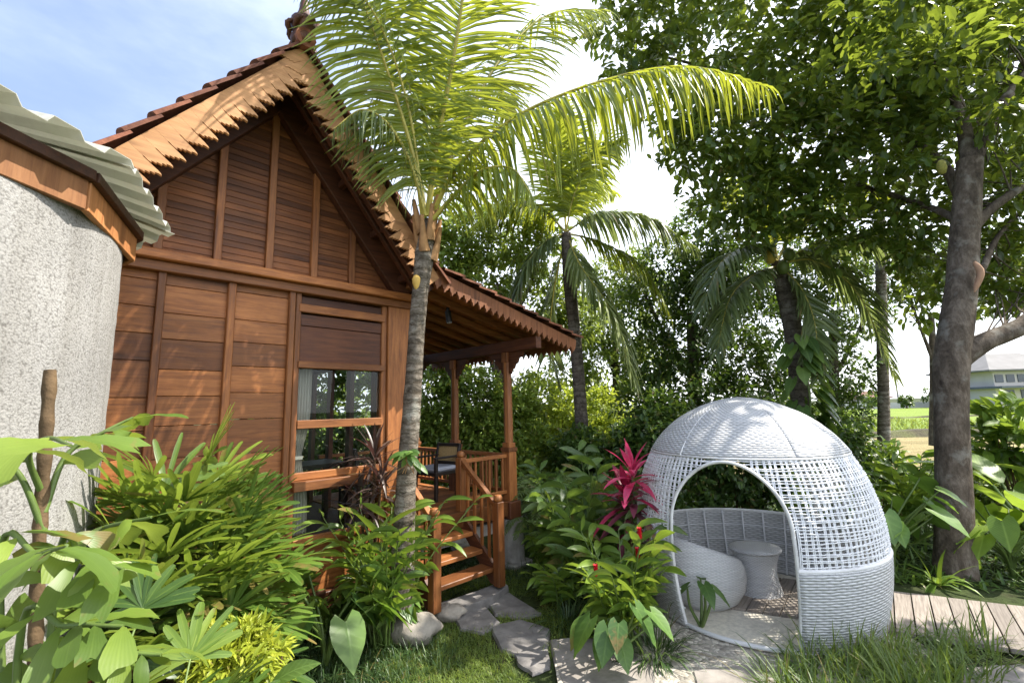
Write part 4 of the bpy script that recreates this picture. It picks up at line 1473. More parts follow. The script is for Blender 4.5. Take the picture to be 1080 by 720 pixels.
palm('coconut_palm', 'coconut palm with thin dark trunk rising behind the verandah roof corner', [(616, 500, 9), (613, 440, 9), (608, 370, 9), (601, 300, 9), (597, 246, 9)], [.15, .13, .12, .12, .13, .1],
     [([(597, 246, 9), (594, 205, 9), (592, 160, 8.9), (590, 110, 8.7)], dict(llen=1.05, n=78, droop=.9, lw=0.061, up=(0, -1, .2), rb=.3)),
      ([(597, 244, 9), (606, 205, 8.9), (626, 165, 8.8), (655, 150, 8.7)], dict(llen=.95, n=66, droop=1.6, lw=0.061, rb=.2, up=(-.3, -1, .4))),
      ([(598, 244, 9), (630, 226, 8.8), (680, 228, 8.5), (735, 262, 8.3)], dict(llen=1.0, n=78, droop=2.4, lw=0.061, mat=M_palm2)),
      ([(598, 246, 9), (632, 255, 8.8), (676, 280, 8.5), (705, 330, 8.3)], dict(llen=.95, n=72, droop=2.2, lw=0.061, mat=M_palm)),
      ([(598, 248, 9), (612, 280, 8.6), (645, 330, 8.2), (672, 410, 8.0)], dict(llen=1.05, n=78, droop=1.8, lw=0.061, mat=M_palm2, rb=.25)),
      ([(596, 246, 9), (575, 255, 8.8), (553, 285, 8.6), (540, 340, 8.5)], dict(llen=.95, n=72, droop=2.0, lw=0.061, mat=M_palm2, rb=-.3)),
      ([(596, 244, 9), (570, 220, 9), (535, 215, 9), (500, 240, 9)], dict(llen=.9, n=66, droop=2.2, lw=0.057, rb=-.1)),
      ([(597, 244, 9.1), (600, 210, 9.8), (620, 190, 10.8), (650, 205, 11.6)], dict(llen=1.0, n=66, droop=2.0, lw=0.061)),
      ([(597, 250, 9.1), (585, 300, 9.2), (580, 360, 9.3), (590, 410, 9.3)], dict(llen=.8, n=58, droop=1.2, lw=0.054, mat=M_palm2, rb=-.35))], bark=M_palmbark2)
nutp, nb = palm('coconut_palm', 'coconut palm bearing a yellow coconut behind the pavilion, climber on its trunk', [(848, 500, 7.6), (845, 430, 7.6), (838, 360, 7.6), (829, 310, 7.6), (820, 276, 7.6)], [.17, .15, .14, .14, .15, .1],
     [([(821, 276, 7.6), (795, 262, 7.4), (762, 275, 7.1), (738, 330, 6.9)], dict(llen=.85, n=66, droop=1.32, lw=0.057, mat=M_palm2, rb=-.3)),
      ([(821, 280, 7.6), (795, 290, 7.3), (770, 315, 7.0), (755, 375, 6.8)], dict(llen=.75, n=58, droop=1.20, lw=0.054, mat=M_palm2, rb=-.3)),
      ([(822, 276, 7.6), (862, 258, 7.4), (915, 250, 7.2), (975, 272, 7.0)], dict(llen=.7, n=72, droop=1.56, lw=0.054, mat=M_palm2, rb=-.1)),
      ([(822, 278, 7.6), (860, 275, 7.5), (905, 310, 7.4), (945, 400, 7.3)], dict(llen=.85, n=78, droop=1.20, lw=0.057, mat=M_palm2, rb=-.1)),
      ([(820, 274, 7.6), (812, 235, 7.6), (795, 195, 7.6), (770, 165, 7.6)], dict(llen=.85, n=66, droop=0.84, lw=0.057, rb=.1)),
      ([(821, 274, 7.7), (840, 235, 8.0), (880, 205, 8.2), (940, 210, 8.4)], dict(llen=.9, n=66, droop=1.08, lw=0.057, rb=0)),
      ([(822, 280, 7.6), (845, 305, 7.3), (860, 345, 7.1), (862, 400, 7.0)], dict(llen=.6, n=52, droop=0.72, lw=0.054, mat=M_palm2, rb=-.3)),
      ([(820, 272, 7.7), (800, 225, 8.3), (780, 200, 9.0), (760, 215, 9.6)], dict(llen=.8, n=58, droop=1.08, lw=0.057))], bark=M_palmbark2)
for k, (x, y, mt) in enumerate(((812, 271, 'y'), (832, 268, 'g'), (826, 282, 'g'))):
    c = atY(x, y, 7.35) - nb
    m = MB(); m.lathe([(0, -.12), (.06, -.10), (.095, -.03), (.09, .05), (.05, .11), (0, .125)], 14, c, cap=False)
    m.build('coconut', plain('coconut_husk_' + mt, (.45, .32, .05) if mt == 'y' else (.10, .14, .03), .5, .4, .2), nutp, smooth=True)
palm('slim_palm', 'slim straight pale grey palm trunk between the pavilion and the jackfruit tree', [(932, 505, 9.5), (932, 430, 9.5), (930, 340, 9.5), (928, 240, 9.5), (925, 150, 9.5)], [.12, .105, .10, .095, .09],
     [([(925, 150, 9.5), (960, 110, 9.3), (1010, 130, 9.1), (1040, 200, 9.0)], dict(llen=.8, n=40, droop=2, lw=.042, mat=M_palm2)),
      ([(925, 150, 9.5), (890, 110, 9.5), (840, 120, 9.5), (800, 190, 9.5)], dict(llen=.8, n=40, droop=2, lw=.042, mat=M_palm2)),
      ([(925, 150, 9.5), (925, 80, 9.8), (930, 30, 10.2), (950, 0, 10.8)], dict(llen=.8, n=40, droop=1.5, lw=.042)),
      ([(925, 150, 9.5), (945, 180, 9.2), (958, 240, 9.0), (955, 310, 8.9)], dict(llen=.7, n=40, droop=1.5, lw=.042, mat=M_palm2))], bark=M_palmbark, group=None)

# ---- broad-leaved trees
def tree(name, label, trunk, rads, branches, lobes, N, L, W, mat, bark=None, group=None, prof='simple', per=9, spread=.3, shell=.5, cat='tree', fruits=0):
    tr = curve(P3(trunk), 24)
    base = tr[0].copy(); base[2] = 0
    r = plant(name, label, cat, base, group)
    m = MB()
    m.tube(tr - base, np.interp(np.linspace(0, 1, 24), np.linspace(0, 1, len(rads)), rads), 20, bump=.06)
    m.build('trunk', bark or M_bark, r, smooth=True)
    lb = []
    for q in lobes:
        c = atY(q[0], q[1], q[2]) - base
        lb.append((c[0], c[1], c[2]) + tuple(q[3:]))
    m = MB()
    tips = crown(m, lb, N, L, W, prof, per, spread, .6, shell)
    m.build('crown', mat, r)
    for b in branches:
        m = MB()
        c = curve(np.array(P3(b[0])) - base, 16)
        m.tube(c, np.linspace(b[1], b[2], 16), 10, bump=.06)
        # twigs towards nearby leaf clumps
        for i in (5, 8, 11, 13, 15):
            dd = np.linalg.norm(tips - c[i], axis=1)
            for j in np.argsort(dd)[rng.integers(2, 30, 4)]:
                q = (c[i] + tips[j]) / 2 + rng.normal(0, .06, 3)
                m.tube(curve([c[i], q, tips[j]], 7), np.linspace(min(.011, b[2] * .6 + .004), .004, 7), 5)
        m.build('branch', bark or M_bark, r, smooth=True)
    return r, base
jk, jb = tree('jackfruit_tree', 'large jackfruit tree with thick grey brown trunk and dark canopy at the right', [(1008, 628, 5.3), (1007, 590, 5.3), (1006, 520, 5.3), (1003, 440, 5.3), (1004, 380, 5.3), (1013, 310, 5.35), (1018, 240, 5.4), (1023, 170, 5.4)],
     [.235, .18, .158, .152, .165, .150, .142, .13],
     [([(1004, 385, 5.3), (1035, 362, 5.25), (1080, 342, 5.2), (1130, 300, 5.1)], .12, .08),
      ([(1023, 175, 5.4), (1010, 110, 5.8), (975, 40, 6.3), (920, -20, 6.6)], .09, .03),
      ([(1023, 175, 5.4), (1050, 120, 5.5), (1095, 60, 5.6)], .10, .04),
      ([(1017, 250, 5.4), (1048, 218, 5.4), (1090, 190, 5.4)], .07, .04),
      ([(1018, 215, 5.4), (985, 165, 6.0), (900, 115, 6.7), (800, 85, 7.0), (700, 60, 7.0)], .07, .02),
      ([(1014, 300, 5.4), (1035, 285, 5.5), (1052, 250, 5.8), (1085, 215, 6.2)], .05, .02),
      ([(1018, 235, 5.4), (970, 215, 6.2), (880, 190, 6.9), (790, 190, 7.1)], .05, .015)],
     [(640, 18, 6.7, .42), (690, 25, 6.6, .8), (745, 60, 6.5, .85), (715, 118, 6.6, .45), (720, 165, 6.7, .42), (760, 140, 6.5, .7), (790, 195, 6.6, .6), (835, 60, 6.7, .95), (850, 150, 6.7, .85), (870, 215, 6.5, .5), (915, 70, 6.6, 1.0), (930, 165, 6.6, .8),
      (985, 40, 6.6, 1.0), (985, 130, 6.5, .65), (1065, 50, 6.4, 1.05), (1070, 140, 6.5, .8), (1050, 20, 5.2, .45), (960, 235, 6.4, .5), (1075, 240, 6.2, .55), (1060, 310, 6.4, .45), (990, 285, 6.8, .4), (970, 320, 6.9, .4), (660, 70, 6.7, .4), (800, 130, 6.8, .8), (830, 210, 6.8, .6), (750, 215, 6.9, .45), (915, 235, 6.8, .5), (880, 20, 6.6, .9), (950, 100, 6.4, .8), (1030, 200, 6.5, .6), (985, 120, 5.7, .38), (955, 170, 5.8, .35), (940, 60, 5.9, .45), (1055, 110, 5.1, .35), (1000, 40, 5.4, .45), (890, 140, 6.1, .45), (860, 95, 6.1, .45), (1065, 190, 5.6, .35), (975, 215, 6.2, .35), (1070, 290, 6.0, .4), (1045, 250, 6.2, .4), (955, 265, 6.6, .4), (880, 250, 6.7, .4), (800, 235, 6.8, .4), (930, 60, 4.9, .35), (905, 10, 4.8, .35), (970, 0, 4.7, .40), (990, 60, 4.9, .35), (1200, 10, 4.4, .55), (1270, 80, 4.0, .7), (1300, 0, 3.9, .6),  # the out-of-view lobes ending this row are added to shade boardwalk and pavilion
      (700, -60, 6.5, .9), (800, -50, 6.3, 1.0), (910, -50, 6.6, 1.0), (1020, -60, 6.6, 1.1), (1120, 0, 6.6, 1.0), (1130, 150, 6.6, .9)],
     35000, .165, .08, M_jack, per=8, spread=.30, shell=.25)
m = MB()
c = atY(993, 176, 5.35) - jb
m.lathe([(0, -.10), (.035, -.085), (.055, -.02), (.045, .05), (.02, .085), (0, .09)], 12, c, cap=False)
m.build('fruit', plain('jackfruit_skin', (.25, .24, .05), .7, .3, .25, 40), jk, smooth=True)
m = MB()
c = atY(1030, 290, 5.12) - jb
m.tube(curve([c + [0, 0, .16], c + [.03, -.02, .02], c + [-.03, .0, -.14], c + [-.06, 0, -.2]], 9), [.012, .03, .036, .036, .033, .028, .02, .012, .006], 7)
m.build('dry_sheath', plain('peeling_bark', (.40, .24, .15), .8, .2, .2), jk, smooth=True)

tree('leafy_tree', 'bright green leafy tree growing behind the verandah roof', [(530, 480, 10), (528, 400, 10), (525, 300, 10)], [.16, .13, .08], [([(527, 400, 10), (500, 340, 10), (480, 300, 10)], .07, .02), ([(527, 360, 10), (555, 310, 10), (570, 270, 10)], .06, .02)],
     [(495, 255, 10, .8), (540, 245, 10, .9), (575, 265, 10, .7), (470, 240, 10, .6), (610, 340, 10.6, .6), (500, 310, 10, .9), (555, 330, 10.2, .9), (590, 320, 10.4, .5), (475, 270, 10, .6)], 13000, .15, .068, M_treeA, group='background garden trees', per=9, spread=.3)
tree('leafy_tree', 'leafy tree glimpsed between the verandah posts', [(500, 520, 9.5), (498, 470, 9.5), (490, 410, 9.5)], [.12, .1, .06], [([(497, 450, 9.5), (520, 420, 9.5), (535, 400, 9.5)], .05, .02)],
     [(455, 410, 9.5, .6), (490, 395, 9.7, .7), (520, 440, 9.3, .7), (470, 460, 9.3, .7), (555, 420, 9.8, .6), (510, 490, 9.0, .6), (450, 480, 9.0, .6)], 6500, .14, .06, M_treeA, group='background garden trees')
tree('leafy_tree', 'sunlit yellow green tree far behind, right of the verandah corner post', [(585, 500, 13), (585, 440, 13), (580, 400, 13)], [.15, .12, .07], [([(585, 440, 13), (610, 410, 13), (630, 390, 13)], .05, .02)],
     [(560, 440, 13, .9), (600, 460, 13, .9), (640, 440, 13.5, .9), (655, 470, 12.5, .7), (575, 480, 12, .8), (620, 410, 13.5, .6)], 6500, .15, .06, M_treeC, group='background garden trees')
tree('leafy_tree', 'dark leaved tree between the two coconut palms behind the pavilion', [(735, 520, 9.6), (733, 430, 9.6), (728, 330, 9.6)], [.16, .14, .08], [([(732, 400, 9.6), (700, 350, 9.5), (680, 310, 9.4)], .06, .02), ([(730, 370, 9.6), (760, 310, 9.6), (765, 270, 9.6)], .06, .02)],
     [(735, 250, 9.5, .7), (700, 290, 9.4, .7), (665, 330, 9.4, .5), (775, 280, 9.8, .7), (745, 310, 9.6, .8), (760, 300, 9.6, .7), (725, 350, 9.5, .85), (690, 375, 9.3, .6), (770, 375, 9.4, .7), (710, 420, 9.2, .8), (680, 430, 9.0, .6), (760, 430, 9.0, .8)], 17000, .13, .058, M_treeB, group='background garden trees')
tree('leafy_tree', 'dark dense tree right behind the climbing plant on the coconut palm', [(880, 520, 10.5), (880, 430, 10.5), (878, 330, 10.5)], [.15, .12, .07], [([(879, 400, 10.5), (905, 350, 10.5), (915, 320, 10.5)], .05, .02)],
     [(880, 290, 10.5, .7), (905, 330, 10.5, .6), (860, 340, 10.4, .7), (800, 345, 9.8, .65), (880, 390, 10.2, .8), (790, 400, 9.6, .75), (830, 420, 9.5, .7), (895, 430, 10, .5), (845, 300, 10.6, .8), (910, 270, 10.6, .6), (800, 300, 10.4, .7), (860, 250, 10.8, .7)], 15000, .13, .058, M_treeB, group='background garden trees')
tree('leafy_tree', 'pale green feathery tree filling the gap right of the thin dark palm', [(650, 500, 12.5), (650, 420, 12.5), (648, 340, 12.5)], [.14, .11, .07], [([(650, 400, 12.5), (630, 350, 12.5), (620, 320, 12.5)], .05, .02)],
     [(640, 300, 12.5, .8), (665, 290, 12.5, .7), (625, 345, 12.4, .8), (660, 345, 12.5, .9), (640, 395, 12.3, .9), (680, 390, 12.4, .8), (600, 390, 12.6, .7), (690, 310, 12.6, .6)], 11000, .15, .06, M_treeA, group='background garden trees')
tree('leafy_tree', 'dark leafy tree low behind the jackfruit trunk', [(985, 470, 11), (985, 400, 11), (982, 330, 11)], [.10, .08, .06], [([(984, 380, 11), (965, 330, 11), (955, 300, 11)], .04, .02)],
     [(960, 300, 11, .6), (990, 280, 11, .6), (1050, 265, 11, .6), (1075, 300, 11, .5), (1020, 320, 11, .4)], 5200, .14, .06, M_treeB, group='background garden trees')
tree('leafy_tree', 'green tree standing behind the house, seen through its windows', [(330, 520, 14), (330, 440, 14), (330, 380, 14)], [.15, .12, .07], [],
     [(300, 420, 14, 1.2), (350, 400, 14, 1.2), (400, 420, 14, 1.2), (330, 480, 13.5, 1.2), (400, 490, 13, 1.1), (260, 470, 13.5, 1.1)], 3500, .19, .09, M_treeA, group='background garden trees')
for px, hh, lab in ((985, 3.2, 'small round far tree beyond the rice field left of the pale house'), (1022, 2.6, 'low far tree beside the pale two-storey house'), (920, 2.4, 'low far tree behind the slim palm trunk'), (956, 2.0, 'far bush by the utility pole')):
    b = atY(px, 427, 84)
    r = plant('far_tree', lab, 'tree', (b[0], 84, 0), 'far trees beyond the rice field')
    m = MB(); m.tube([(0, 0, 0), (0, 0, hh * .6)], [.18, .1], 7); m.build('trunk', M_bark, r)
    m = MB(); crown(m, [(0, 0, hh * .75, hh * .45), (hh * .3, 0, hh * .6, hh * .3), (-hh * .3, 0, hh * .62, hh * .3)], 420, .5, .35, 'tiny', 6, .4); m.build('crown', M_treeB, r)

# ---- shrubs and hedge behind the pavilion
def shrub(name, label, lobes, N, L, W, mat, prof='simple', group=None, per=9, spread=.2, cat='shrub', shell=.4):
    b = atY(*lobes[0][:3])
    base = np.array([b[0], b[1], 0])
    r = plant(name, label, cat, base, group)
    lb = []
    for q in lobes:
        c = atY(*q[:3]) - base
        lb.append((c[0], c[1], max(c[2], .12)) + tuple(q[3:]))
    m = MB(); tips = crown(m, lb, N, L, W, prof, per, spread, .6, shell); m.build('leaves', mat, r)
    m = MB()
    for j in rng.choice(len(tips), min(14, len(tips)), replace=False):
        t = tips[j]
        s = np.array([t[0] * .35, t[1] * .35, -.02])
        m.tube(curve([s, (s + t) / 2 + rng.normal(0, .05, 3), t], 7), np.linspace(.016, .004, 7), 5)
    m.build('stems', M_stemb, r, smooth=True)
    return r
HG = 'hedge shrubs behind the pavilion'
for k, (lob, lab) in enumerate([
    ([(770, 490, 7.6, .6), (735, 480, 7.6, .55), (810, 480, 7.6, .55), (770, 540, 7.4, .5), (720, 540, 7.4, .5), (820, 540, 7.4, .5)], 'dark shrub of the hedge seen through the arch of the pavilion'),
    ([(690, 470, 8.0, .6), (660, 480, 8.2, .5), (700, 440, 8.3, .45)], 'dark shrub of the hedge left of the pavilion, behind the red cordyline'),
    ([(850, 490, 7.4, .6), (880, 470, 7.6, .55), (830, 450, 7.8, .5)], 'dark shrub of the hedge behind the right side of the pavilion'),
    ([(630, 500, 8.2, .55), (610, 480, 8.6, .5)], 'dark shrub of the hedge between the fern and the thin palm trunk')]):
    shrub('hedge_shrub', lab, lob, 6500, .12, .06, M_treeB, group=HG)
shrub('light_shrub', 'light green shrub under the yellow green tree behind the verandah corner', [(580, 470, 9.5, .5), (560, 490, 9.2, .5), (600, 450, 10, .4)], 2800, .11, .05, M_treeC)
shrub('light_shrub', 'bushy light green shrub behind the verandah railing', [(500, 480, 9.0, .5), (460, 480, 9.0, .5), (545, 490, 8.8, .5)], 3200, .12, .055, M_treeA)

shrub('tall_shrub', 'tall dense shrub behind the back wall of the house', [(340, 450, 9.5, .7), (300, 430, 9.5, .7), (390, 440, 9.5, .7), (340, 390, 9.8, .7), (300, 370, 9.8, .7), (385, 380, 9.8, .7), (350, 500, 9.3, .7), (300, 500, 9.3, .7), (400, 500, 9.3, .7)], 9000, .15, .075, M_treeB)
shrub('tall_shrub', 'tall bright shrub crowding the far end of the verandah', [(450, 440, 9.2, .6), (500, 420, 9.2, .6), (470, 390, 9.6, .6), (540, 430, 9.4, .55), (510, 470, 9.0, .6), (450, 490, 9.0, .6), (560, 470, 9.2, .5)], 8500, .13, .06, M_treeA)
shrub('tall_shrub', 'tall sunlit shrub mass between the verandah corner and the thin palm', [(575, 420, 10.5, .6), (600, 440, 10.5, .6), (560, 460, 10.2, .6), (630, 430, 11, .6), (650, 460, 10.5, .6)], 6000, .13, .06, M_treeC)

# ---- plant builders
def alocasia(label, loc, n, h, L, mat=None, group=None, name='elephant_ear', spread=.35, az=None, W=.74):
    r = plant(name, label, 'plant', loc, group)
    ms, ml = MB(), MB()
    for k in range(n):
        a = (k * 2.4 + rng.uniform(-.4, .4)) if az is None else az[k % len(az)] + rng.uniform(-.25, .25)
        hh = h * rng.uniform(.55, 1.05)
        o = np.array([math.cos(a), math.sin(a), 0])
        tip = o * spread * rng.uniform(.6, 1.2) + [0, 0, hh]
        pts = curve([[0, 0, 0], o * .08 + [0, 0, hh * .5], tip], 10)
        ms.tube(pts, np.linspace(.016, .008, 10), 6)
        ll = L * rng.uniform(.7, 1.1)
        d = unit(o * .75 + np.array([0, 0, -.55]) + rng.normal(0, .15, 3))
        leaves(ml, [tip], d, unit(o * .6 + np.array([0, 0, .9]) + rng.normal(0, .2, 3)), ll, ll * W, 'heart', .55, .14, None, 0, .22, 0, .02)
    ms.build('stems', M_stemg, r, smooth=True)
    ml.build('leaves', mat or M_aloc, r, smooth=True)
    return r
def ginger(label, loc, n, h, L, W, mat=None, lean=.5, group=None, name='ginger_plant', nl=11, az=None, flowers=0):
    r = plant(name, label, 'plant', loc, group)
    ms, ml = MB(), MB()
    tips = []
    for k in range(n):
        a = (k * 2.4 + rng.uniform(-.5, .5)) if az is None else rng.choice(az) + rng.uniform(-.4, .4)
        o = np.array([math.cos(a), math.sin(a), 0])
        hh = h * rng.uniform(.6, 1.08)
        ln = lean * rng.uniform(.3, 1.2) * hh
        b = o * rng.uniform(.0, .14)
        pts = curve([b, b + o * ln * .25 + [0, 0, hh * .5], b + o * ln + [0, 0, hh]], 14)
        ms.tube(pts, np.linspace(.010, .004, 14), 5)
        T = unit(np.gradient(pts, axis=0))
        s = np.linspace(.28, 1, nl)
        i = np.clip((s * 13).astype(int), 0, 13)
        P, D = pts[i], T[i]
        X = unit(np.cross(D, [0, 0, 1.0]) + 1e-3)
        sg = np.where(np.arange(nl) % 2 == 0, 1, -1)[:, None]
        ld = D * (.55 + .5 * s[:, None]) + X * sg * .85 + rng.normal(0, .14, (nl, 3))
        leaves(ml, P, ld, np.cross(X, D) + rng.normal(0, .2, (nl, 3)), L * rng.uniform(.75, 1.1, nl), W * rng.uniform(.85, 1.15, nl), 'lance', rng.uniform(.5, 1.5, nl), .25)
        tips.append(pts[-1])
    ms.build('stems', M_stemg, r, smooth=True)
    ml.build('leaves', mat or M_ging, r, smooth=True)
    for k in range(flowers):
        t = tips[k * 2 % len(tips)] + np.array([.0, -.02, .05])
        f = MB()
        for q in range(7):
            for j in range(6):
                a = j * 1.047 + q * .5
                dv = np.array([math.cos(a) * .8, math.sin(a) * .8, .9])
                leaves(f, [t + [0, 0, q * .012]], dv, [0, 0, 1], .035, .022, 'tiny', 0, .3)
        f.build('flower', M_red, r)
    return r
def cordyline(label, loc, heads, mat, L, W, name='cordyline', n=26, droop=1.3, under=None, group=None):
    r = plant(name, label, 'plant', loc, group)
    ms, ml = MB(), MB()
    mu = MB()
    for (dx, dy, h) in heads:
        c = curve([[0, 0, 0], [dx * .4, dy * .4, h * .5], [dx, dy, h]], 10)
        ms.tube(c, np.linspace(.018, .012, 10), 7)
        for (mb_, n_, z0, z1, lk, e0, e1) in ([(ml, n, -.10, .06, 1.0, .1, 1.3)] + ([(mu, int(n * 1.1), -.36, -.10, 1.0, -.2, .45)] if under else [])):
            a = np.arange(n_) * 2.4 + rng.uniform(0, 6)
            f = np.linspace(0, 1, n_)
            el = e0 + (e1 - e0) * f + rng.normal(0, .12, n_)
            d = np.stack([np.cos(a) * np.cos(el), np.sin(a) * np.cos(el), np.sin(el)], 1)
            B = np.array([dx, dy, h]) + np.stack([np.zeros(n_), np.zeros(n_), z0 + (z1 - z0) * f], 1)
            leaves(mb_, B, d, np.array([0, 0, 1.0]) - d * .3, L * lk * rng.uniform(.75, 1.1, n_) * (1 - .25 * f), W * rng.uniform(.8, 1.15, n_), 'lance', droop * rng.uniform(.5, 1.4, n_) * (1 - .5 * f), .28)
    ms.build('stems', M_stemb, r, smooth=True)
    ml.build('leaves', mat, r, smooth=True)
    if under:
        mu.build('lower_leaves', under, r, smooth=True)
    return r
def fern(label, loc, n, L, mat=None, group='ferns', lift=.8):
    r = plant('fern', label, 'fern', loc, group)
    m = MB()
    for k in range(n):
        a = k * 2.4 + rng.uniform(-.3, .3)
        o = np.array([math.cos(a), math.sin(a), 0])
        l = L * rng.uniform(.7, 1.1)
        pts = [[0, 0, 0], o * l * .3 + [0, 0, l * .5 * lift], o * l * .7 + [0, 0, l * .62 * lift], o * l + [0, 0, l * .42 * lift]]
        frond(m, pts, l * .17, 34, l * .028, .5, .12, .005, 1.0, None, .1, 'simple', .12, 0, 1, .05, 0, .2)
    m.build('fronds', [mat or M_fern, M_stemg], r)
    return r
def strap_clump(name, label, loc, n, L, W, mat, cat='plant', group=None, droop=1.8, rad=.1, emin=.5):
    r = plant(name, label, cat, loc, group)
    a = rng.uniform(0, 6.283, n)
    el = rng.uniform(emin, 1.5, n)
    d = np.stack([np.cos(a) * np.cos(el), np.sin(a) * np.cos(el), np.sin(el)], 1)
    b = np.stack([np.cos(a), np.sin(a), np.zeros(n)], 1) * (rad * np.sqrt(rng.random(n)))[:, None]
    m = MB(); leaves(m, b, d, np.array([0, 0, 1.0]) - d * .2, L * rng.uniform(.6, 1.15, n), W, 'strap', droop * rng.uniform(.5, 1.4, n), .2)
    m.build('leaves', mat, r, smooth=True)
    return r
def rhapis(label, loc, stems, mat=None, group=None, L=.34):
    r = plant('lady_palm', label, 'palm', loc, group)
    ms, ml = MB(), MB()
    for (dx, dy, h, nf) in stems:
        c = curve([[dx * .3, dy * .3, 0], [dx * .7, dy * .7, h * .55], [dx, dy, h]], 10)
        ms.tube(c, np.linspace(.016, .013, 10), 7, mi=1)
        for k in range(nf):
            a = k * 2.4 + rng.uniform(-.5, .5)
            f = k / max(1, nf - 1)
            el = -.1 + 1.1 * f + rng.normal(0, .12)
            o = np.array([math.cos(a) * math.cos(el), math.sin(a) * math.cos(el), math.sin(el)])
            s0 = np.array([dx, dy, h * (.72 + .28 * f)])
            pl = rng.uniform(.18, .34)
            tip = s0 + o * pl + [0, 0, -.02]
            ms.tube(curve([s0, s0 + o * pl * .5 + [0, 0, .02], tip], 6), [.006, .005, .005, .004, .004, .004], 5)
            X = unit(np.cross(o, [0, 0, 1.0]))
            N = np.cross(X, o)
            nfg = rng.integers(9, 14)
            g = np.linspace(-1.45, 1.45, nfg) + rng.normal(0, .05, nfg)
            d = o[None] * np.cos(g)[:, None] + X[None] * np.sin(g)[:, None] + N * .12
            tone = np.clip(rng.normal(.42, .30), 0, 1)
            leaves(ml, np.repeat([tip], nfg, 0), d, N[None] + rng.normal(0, .12, (nfg, 3)), L * rng.uniform(.85, 1.1, nfg) * (1 - .18 * np.abs(g) / 1.45), rng.uniform(.026, .042, nfg), 'finger', rng.uniform(.1, .7, nfg), .2,
                   np.clip(tone + rng.normal(0, .1, nfg), 0, 1))
    ms.build('stems', [M_stemg, M_stemb], r, smooth=True)
    ml.build('leaves', mat or M_rhap, r, smooth=True)
    return r
def fishtail(label, loc, rachises, L=.24, W=.17, stem=None, stemr=.028, mat=None):
    r = plant('fishtail_palm', label, 'palm', loc)
    ms, ml = MB(), MB()
    if stem:
        st_ = curve(stem, 30)
        ms.tube(st_, stemr * (1 + .12 * np.sin(np.arange(30) * 1.9)), 12, mi=1, bump=.12)
    for pts, n in rachises:
        c = curve(pts, 20)
        ms.tube(c, np.linspace(.010, .004, 20), 6)
        T = unit(np.gradient(c, axis=0))
        s = np.linspace(.3, 1, n)
        i = np.clip((s * 19).astype(int), 0, 19)
        X = unit(np.cross(T[i], [0, 0, 1.0]) + 1e-3)
        sg = np.where(np.arange(n) % 2 == 0, 1, -1)[:, None]
        d = X * sg * .9 + T[i] * .7 + rng.normal(0, .18, (n, 3))
        nn = np.cross(X, T[i]) + rng.normal(0, .3, (n, 3))
        leaves(ml, c[i], d, nn, L * rng.uniform(.75, 1.2, n), W * rng.uniform(.75, 1.2, n), 'fish', rng.uniform(.4, 1.3, n), .14, None, 0, 0, .5, .03)
    ms.build('stems', [M_stemg, M_stemb], r, smooth=True)
    ml.build('leaves', mat or M_fish, r, smooth=True)
    return r

# ---- left foreground bed
b0 = np.array([-1.52, 1.58, 0])
def rel(px, py, Y, b): return atY(px, py, Y) - b
sY = 1.45
fishtail('fishtail palm with brown cut stem and ragged grey green leaves before the stucco wall', atY(40, 700, sY) * [1, 1, 0],
    [([rel(46, 560, sY, atY(40, 700, sY) * [1, 1, 0]), rel(20, 500, sY - .05, atY(40, 700, sY) * [1, 1, 0]), rel(-20, 470, sY - .1, atY(40, 700, sY) * [1, 1, 0]), rel(-70, 480, sY - .1, atY(40, 700, sY) * [1, 1, 0])], 8),
     ([rel(46, 540, sY, atY(40, 700, sY) * [1, 1, 0]), rel(70, 480, sY + .05, atY(40, 700, sY) * [1, 1, 0]), rel(110, 455, sY + .1, atY(40, 700, sY) * [1, 1, 0]), rel(140, 440, sY + .15, atY(40, 700, sY) * [1, 1, 0])], 8),
     ([rel(44, 520, sY, atY(40, 700, sY) * [1, 1, 0]), rel(30, 480, sY - .1, atY(40, 700, sY) * [1, 1, 0]), rel(50, 462, sY - .25, atY(40, 700, sY) * [1, 1, 0]), rel(75, 470, sY - .35, atY(40, 700, sY) * [1, 1, 0])], 7),
     ([rel(46, 600, sY, atY(40, 700, sY) * [1, 1, 0]), rel(100, 560, sY - .05, atY(40, 700, sY) * [1, 1, 0]), rel(160, 545, sY - .1, atY(40, 700, sY) * [1, 1, 0])], 6)],
    .16, .065, [rel(36, 720, sY, atY(40, 700, sY) * [1, 1, 0]), rel(40, 600, sY, atY(40, 700, sY) * [1, 1, 0]), rel(46, 500, sY, atY(40, 700, sY) * [1, 1, 0]), rel(53, 390, sY, atY(40, 700, sY) * [1, 1, 0])], .017, M_fish)
lb = np.array([-1.05, 1.15, 0])
fishtail('low fishtail palm with glowing yellow green wedge leaves in the left bottom corner', lb,
    [([[0, 0, .5], rel(60, 600, 1.25, lb), rel(90, 590, 1.2, lb), rel(130, 600, 1.15, lb)], 13),
     ([[0, 0, .5], rel(0, 600, 1.2, lb), rel(40, 585, 1.1, lb), rel(70, 575, 1.0, lb)], 13),
     ([[0, 0, .4], rel(20, 680, 1.15, lb), rel(70, 660, 1.1, lb), rel(130, 660, 1.1, lb)], 13),
     ([[0, 0, .4], rel(60, 720, 1.2, lb), rel(110, 690, 1.2, lb), rel(170, 690, 1.2, lb)], 12)], .125, .055, [[0, 0, 0], [0, 0, .3], [.01, .02, .62]], .016)
